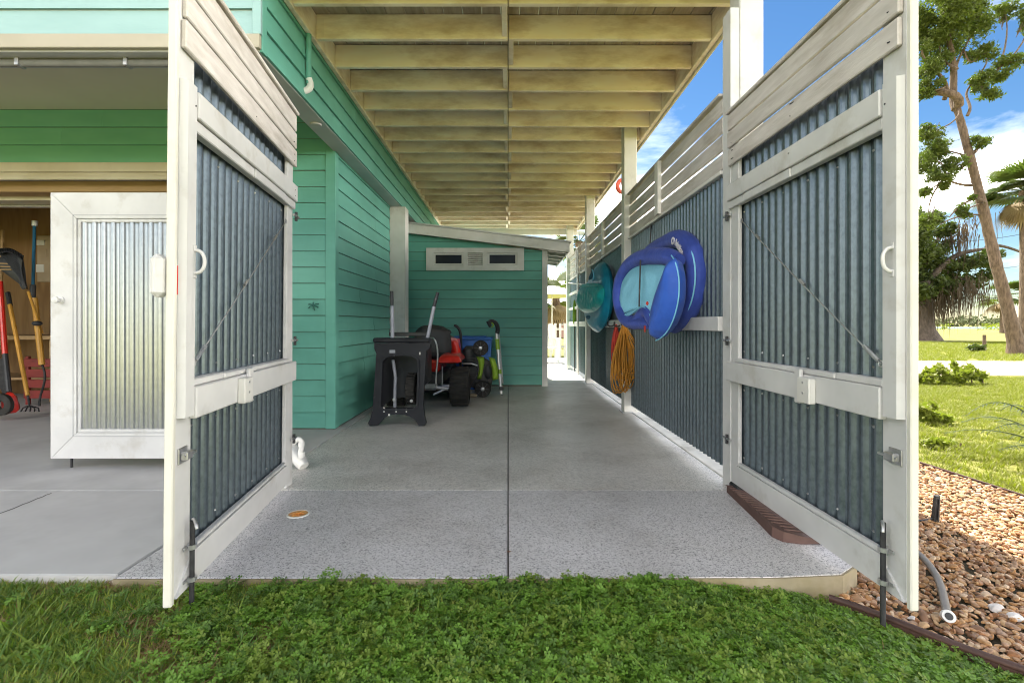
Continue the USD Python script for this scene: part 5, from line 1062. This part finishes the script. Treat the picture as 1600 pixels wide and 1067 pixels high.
# ------------------------------------------------------------------ beyond the passage
nb = thing('neighbour_house', 'pinkish brick house far beyond the end of the passage', 'house', (3.2, 40, GZ))
part('wall', bx(-6, 8.0, 40, 48, GZ, 2.6), 'brick_far', nb)
part('roof', MB().hexa(np.array([[-6.6, 39.3, 2.6], [8.6, 39.3, 2.6], [8.6, 48.7, 2.6], [-6.6, 48.7, 2.6], [-3, 44, 5.2], [5, 44, 5.2], [5, 44.2, 5.2], [-3, 44.2, 5.2]])), 'roof_metal', nb)
for x_ in (-2, 1.2, 3.6, 5.6): wn = part('window', bx(x_, x_ + .9, 39.95, 40.0 - .002, .9, 2.0), 'white_paint', nb); part('pane', bx(x_ + .08, x_ + .82, 39.93, 39.948, .98, 1.92), 'pane_dark', wn)
pk = thing('picket_fence', 'white picket fence at the far end of the passage', 'fence', (1.4, 15.5, GZ))
for z in (.25, .8): part('rail', bx(-.5, 3.6, 15.52, 15.55, z, z + .07), 'white_paint', pk)
x = -.5
while x < 3.6: part('picket', bx(x, x + .07, 15.48, 15.515, GZ, 1.02), 'white_paint', pk); x += .15
ch = thing('garden_chair', 'white slatted garden chair at the end of the passage', 'chair', (1.05, 12.9, 0))
for k in range(5): part('back_slat', MB().hexa(np.array([[.83 + k * .085, 13.15, .36], [.90 + k * .085, 13.15, .36], [.90 + k * .085, 13.17, .36], [.83 + k * .085, 13.17, .36], [.80 + k * .095, 13.42, 1.02 - .02 * abs(k - 2)], [.88 + k * .095, 13.42, 1.02 - .02 * abs(k - 2)], [.88 + k * .095, 13.44, 1.02 - .02 * abs(k - 2)], [.80 + k * .095, 13.44, 1.02 - .02 * abs(k - 2)]])), 'white_paint', ch)
for k in range(5): part('seat_slat', bx(.80, 1.28, 12.70 + k * .09, 12.775 + k * .09, .385 - .012 * k, .405 - .012 * k), 'white_paint', ch)
for x in (.78, 1.28):
    part('leg', bx(x, x + .05, 12.68, 12.74, 0, .60), 'white_paint', ch); part('leg', bx(x, x + .05, 13.2, 13.26, 0, .60), 'white_paint', ch); part('armrest', bx(x - .03, x + .08, 12.64, 13.34, .601, .625), 'white_paint', ch)
mat('parasol_cloth', two((.7, .68, .62), (.76, .74, .68)), ns=4, rough=.8)
um = thing('parasol', 'cream parasol standing beyond the picket fence', 'parasol', (1.6, 18, GZ))
part('pole', MB().cyl((1.6, 18, GZ), (1.6, 18, 2.35), .025, 10), 'white_paint', um); part('canopy', MB().lathe([(2.40, .02), (2.25, .7), (2.02, 1.35), (2.0, 1.35), (2.22, .7), (2.36, .02)], (1.6, 18, 0), 'z', 8), 'parasol_cloth', um)
c = P(971, 291, 7.6); bu = thing('red_float', 'red ring float hung behind the second deck post above the fence', 'float', tuple(c)); th = np.linspace(0, 2 * np.pi, 26)
part('ring', MB().tube([[c[0] + .06 * math.cos(t), c[1], c[2] + .09 * math.sin(t)] for t in th], .032, 10), 'pink_float', bu, smooth=60); part('cord', MB().cyl((c[0], c[1], c[2] + .09), (c[0], c[1], JZ + .01), .006, 5), 'rope_red', bu)
pd = thing('paddle', 'green paddle standing behind the far fence panel', 'paddle', (1.40, 9.3, .9))
c = P(898, 490, 10.0); part('blade', MB().cushion(smoothpoly([(c[0] - .05, .98), (c[0] + .05, .98), (c[0] + .055, 1.2), (c[0] + .01, 1.5), (c[0] - .03, 1.48)]), lambda u, w_, h: np.c_[u, 10.0 + h, w_], .012, .03, .02), 'lime_plastic', pd, smooth=50)
part('shaft', MB().cyl((c[0], 10.0, 1.0), (c[0], 10.0, .05), .014, 8), 'black_plastic', pd)

# ------------------------------------------------------------------ garage contents
def pole_px(px0, py0, px1, py1, Y0, Y1, r, sides=10): return MB().cyl(P(px0, py0, Y0), P(px1, py1, Y1), r, sides)
wb = thing('workbench', 'timber workbench cluttered with machines inside the garage', 'workbench', (-5.6, 6.6, 0))
part('top', bx(-7.5, -4.2, 6.3, 7.05, .80, .85), 'stud_wood', wb); part('shelf', bx(-7.4, -4.3, 6.35, 7.0, .28, .31), 'stud_wood', wb)
for x in (-7.4, -5.9, -4.32): part('leg', bx(x, x + .09, 6.33, 6.42, 0, .799), 'stud_wood', wb); part('leg', bx(x, x + .09, 6.93, 7.02, 0, .799), 'stud_wood', wb)
en = thing('small_engine', 'black small engine sitting on the workbench', 'engine', (-5.4, 6.5, .85))
part('block', MB().box(-5.72, -5.42, 6.4, 6.7, .851, 1.06, b=.03), 'dark_junk', en); part('pulley', MB().lathe([(0, .11), (-.04, .115), (-.05, .05), (-.07, 0)], (-5.50, 6.38, .98), 'y', 20), 'hardware', en); part('cap', MB().lathe([(0, .05), (.05, .055), (.06, 0)], (-5.62, 6.52, 1.06), 'z', 14), 'paper', en)
for k in range(6): part('fin', MB().box(-5.40, -5.25, 6.42, 6.68, .86 + k * .03, .872 + k * .03), 'hardware', en)
tb2 = thing('toolbox', 'dark red metal toolbox on the workbench', 'toolbox', (-4.9, 6.6, .85)); part('body', MB().box(-5.02, -4.62, 6.42, 6.72, .851, 1.06, b=.012), 'rope_red', tb2); part('lid', MB().box(-5.03, -4.61, 6.41, 6.73, 1.062, 1.10, b=.012), 'rope_red', tb2); part('handle', MB().tube([(-4.92, 6.57, 1.10), (-4.92, 6.57, 1.14), (-4.72, 6.57, 1.14), (-4.72, 6.57, 1.10)], .009, 8), 'black_plastic', tb2)
mat('dark_red', two((.16, .012, .01), (.24, .02, .015)), ns=5, rough=.4)
cr = thing('red_crate', 'dark red slatted crate under the workbench', 'crate', (-5.6, 6.4, 0))
for k in range(4): part('slat', bx(-6.0, -5.35, 6.10, 6.12, .08 + k * .13, .18 + k * .13), 'dark_red', cr)
for x in (-6.0, -5.39): part('post', bx(x, x + .04, 6.121, 6.16, 0, .6), 'dark_red', cr)
rk = thing('leaf_rake', 'black fan leaf rake with a wooden handle, head up, in the garage', 'rake', (-4.9, 5.6, 0))
part('handle', pole_px(44, 455, 66, 520, 5.5, 5.7, .014), 'yellow_handle', rk); part('handle', pole_px(66, 520, 84, 640, 5.7, 5.75, .013), 'yellow_handle', rk) if False else None
for k in range(20):
    t = k / 19; part('tine', MB().tube(spline([P(41, 450, 5.5), P(20 + t * 14, 420 - t * 10, 5.48), P(-8 + t * 44, 392 - 6 * math.sin(t * 3.1) + 8 * t * t, 5.46), P(-9 + t * 44, 398 - 6 * math.sin(t * 3.1) + 8 * t * t, 5.40)], 10), .0075, 5), 'black_plastic', rk)
part('head', MB().cushion(Polygon(px2([(44, 452), (36, 448), (-4, 418), (-6, 404), (14, 396), (36, 402), (40, 425), (41, 440)], 5.52)), lambda u, w_, h: np.c_[u, 5.52 + h, w_], .012, .03, .03), 'black_plastic', rk, smooth=40)
for k in range(3): part('band', MB().cyl(P(-6, 411 + 5 * k, 5.50), P(26 - 4 * k, 413 + 4 * k, 5.50), .008, 6), 'stud_wood', rk)
ps = thing('pole_saw', 'green and orange telescoping pole standing in the garage', 'pole tool', tuple(G(66, 640)))
part('upper_pole', pole_px(51.5, 445, 54, 352, 5.7, 5.9, .016), 'float_deep', ps); part('grip', pole_px(51, 467, 51.5, 445, 5.69, 5.7, .028), 'black_plastic', ps); part('lower_pole', pole_px(65.5, 570, 54, 466, 5.6, 5.69, .030), 'yellow_handle', ps); part('fork', MB().tube(spline([P(65, 569, 5.6), P(70, 585, 5.6), P(69, 598, 5.6), P(65, 612, 5.6), P(62, 634, 5.6)], 12), .011, 6), 'rod_metal', ps); part('tip', pole_px(54, 353, 54.5, 345, 5.9, 5.9, .03), 'aluminium', ps)
part('clamp', MB().ell(P(58, 505, 5.6), (.05, .045, .03), 12, 8), 'black_plastic', ps, smooth=True)
hoe = thing('garden_hoe', 'orange handled cultivator leaning in the garage doorway', 'hoe', tuple(G(46, 643)))
part('handle', pole_px(43.5, 618, 15.5, 476, 5.4, 5.7, .021), 'yellow_handle', hoe); part('grip', pole_px(16, 478, 12, 457, 5.7, 5.74, .024), 'black_plastic', hoe); part('neck', pole_px(43.5, 618, 46, 632, 5.4, 5.38, .011), 'rod_metal', hoe)
for k in range(5): part('tine', MB().tube([P(33 + k * 7, 642, 5.38), P(36 + k * 6, 637, 5.45), P(46, 633, 5.40)], .007, 5), 'rod_metal', hoe)
ed3 = thing('edger', 'red shafted lawn edger with black guard at the left edge', 'edger', tuple(G(18, 645)))
part('shaft', pole_px(0, 440, 8, 553, 5.5, 5.35, .026), 'red_paint', ed3); part('sleeve', pole_px(8, 553, 14, 612, 5.35, 5.25, .026), 'black_plastic', ed3); part('guard', MB().cushion(smoothpoly(px2([(8, 612), (22, 612), (30, 635), (28, 645), (6, 646), (2, 630)], 5.2)), lambda u, w_, h: np.c_[u, 5.2 + h, w_], .05, .06, .03), 'red_paint', ed3, smooth=50)
c = P(3, 632, 5.1); part('wheel', MB().lathe([(.03, .05), (.03, .095), (.02, .11), (-.02, .11), (-.03, .095), (-.03, .05)], c, 'y', 24), 'rubber', ed3, smooth=40)
pg = thing('pegboard', 'plywood pegboard with notes on the garage back wall', 'board', (-5.1, 7.09, 1.5))
q0, q1 = P(57, 440, 7.05), P(80, 368, 7.05); part('board', MB().box(q0[0], q1[0] + .3, 7.06, 7.098, q0[2], q1[2], b=.002), 'cardboard', pg)
for a, b, w_, h_, m in ((63, 379, 12, 8, 'paper'), (66, 396, 13, 12, 'cardboard'), (62, 419, 12, 12, 'paper')): c = P(a, b, 7.05); part('note', MB().box(c[0] - w_ * .0046, c[0] + w_ * .0046, 7.052, 7.059, c[2] - h_ * .0046, c[2] + h_ * .0046), m, pg)
nt = P(62, 419, 7.05)
bn = thing('storage_bin', 'black lidded storage bin under the workbench', 'bin', (-5.0, 6.2, 0))
part('body', MB().hexa(np.array([[-5.22, 6.08, .0], [-4.82, 6.08, 0], [-4.82, 6.40, 0], [-5.22, 6.40, 0], [-5.26, 6.05, .36], [-4.78, 6.05, .36], [-4.78, 6.43, .36], [-5.26, 6.43, .36]])), 'black_plastic', bn); part('lid', MB().box(-5.28, -4.76, 6.03, 6.45, .361, .40, b=.012), 'dark_junk', bn)
bk = thing('bucket', 'grey bucket beside the cultivator on the garage floor', 'bucket', (-4.72, 5.95, 0))
part('body', MB().lathe([(.001, 0), (.001, .10), (.26, .135), (.27, .14), (.26, .125), (.02, .09)], (-4.72, 5.95, 0), 'z', 22), 'soffit_grey', bk, smooth=40); th = np.linspace(0, np.pi, 14); part('bail', MB().tube([[-4.72 + .135 * math.cos(t), 5.95 - .02, .25 + .10 * math.sin(t)] for t in th], .004, 6), 'hardware', bk)
co = thing('cord_coil', 'black extension cord coiled on the garage back wall', 'cord', (-5.9, 7.05, 1.7)); mb = MB()
for k in range(6): th = np.linspace(0, 2 * np.pi, 24); mb.tube([[-5.9 + (.14 + .008 * k) * math.cos(t), 7.06 - .006 * k, 1.62 + (.2 + .006 * k) * math.sin(t)] for t in th], .008, 6, False)
part('loops', mb, 'black_plastic', co, smooth=60); part('peg', MB().cyl((-5.9, 7.09, 1.80), (-5.9, 6.98, 1.81), .01, 8), 'hardware', co)
sv = thing('shovel', 'brown handled shovel standing at the left edge of the garage', 'shovel', tuple(G(4, 636)))
part('handle', pole_px(-2, 560, 4, 360, 6.1, 6.6, .018), 'stud_wood', sv); part('blade', MB().cushion(smoothpoly(px2([(-12, 560), (8, 560), (10, 600), (0, 622), (-10, 600)], 6.0)), lambda u, w_, h: np.c_[u, 6.05 + h, w_], .012, .04, .03), 'rod_metal', sv, smooth=50)
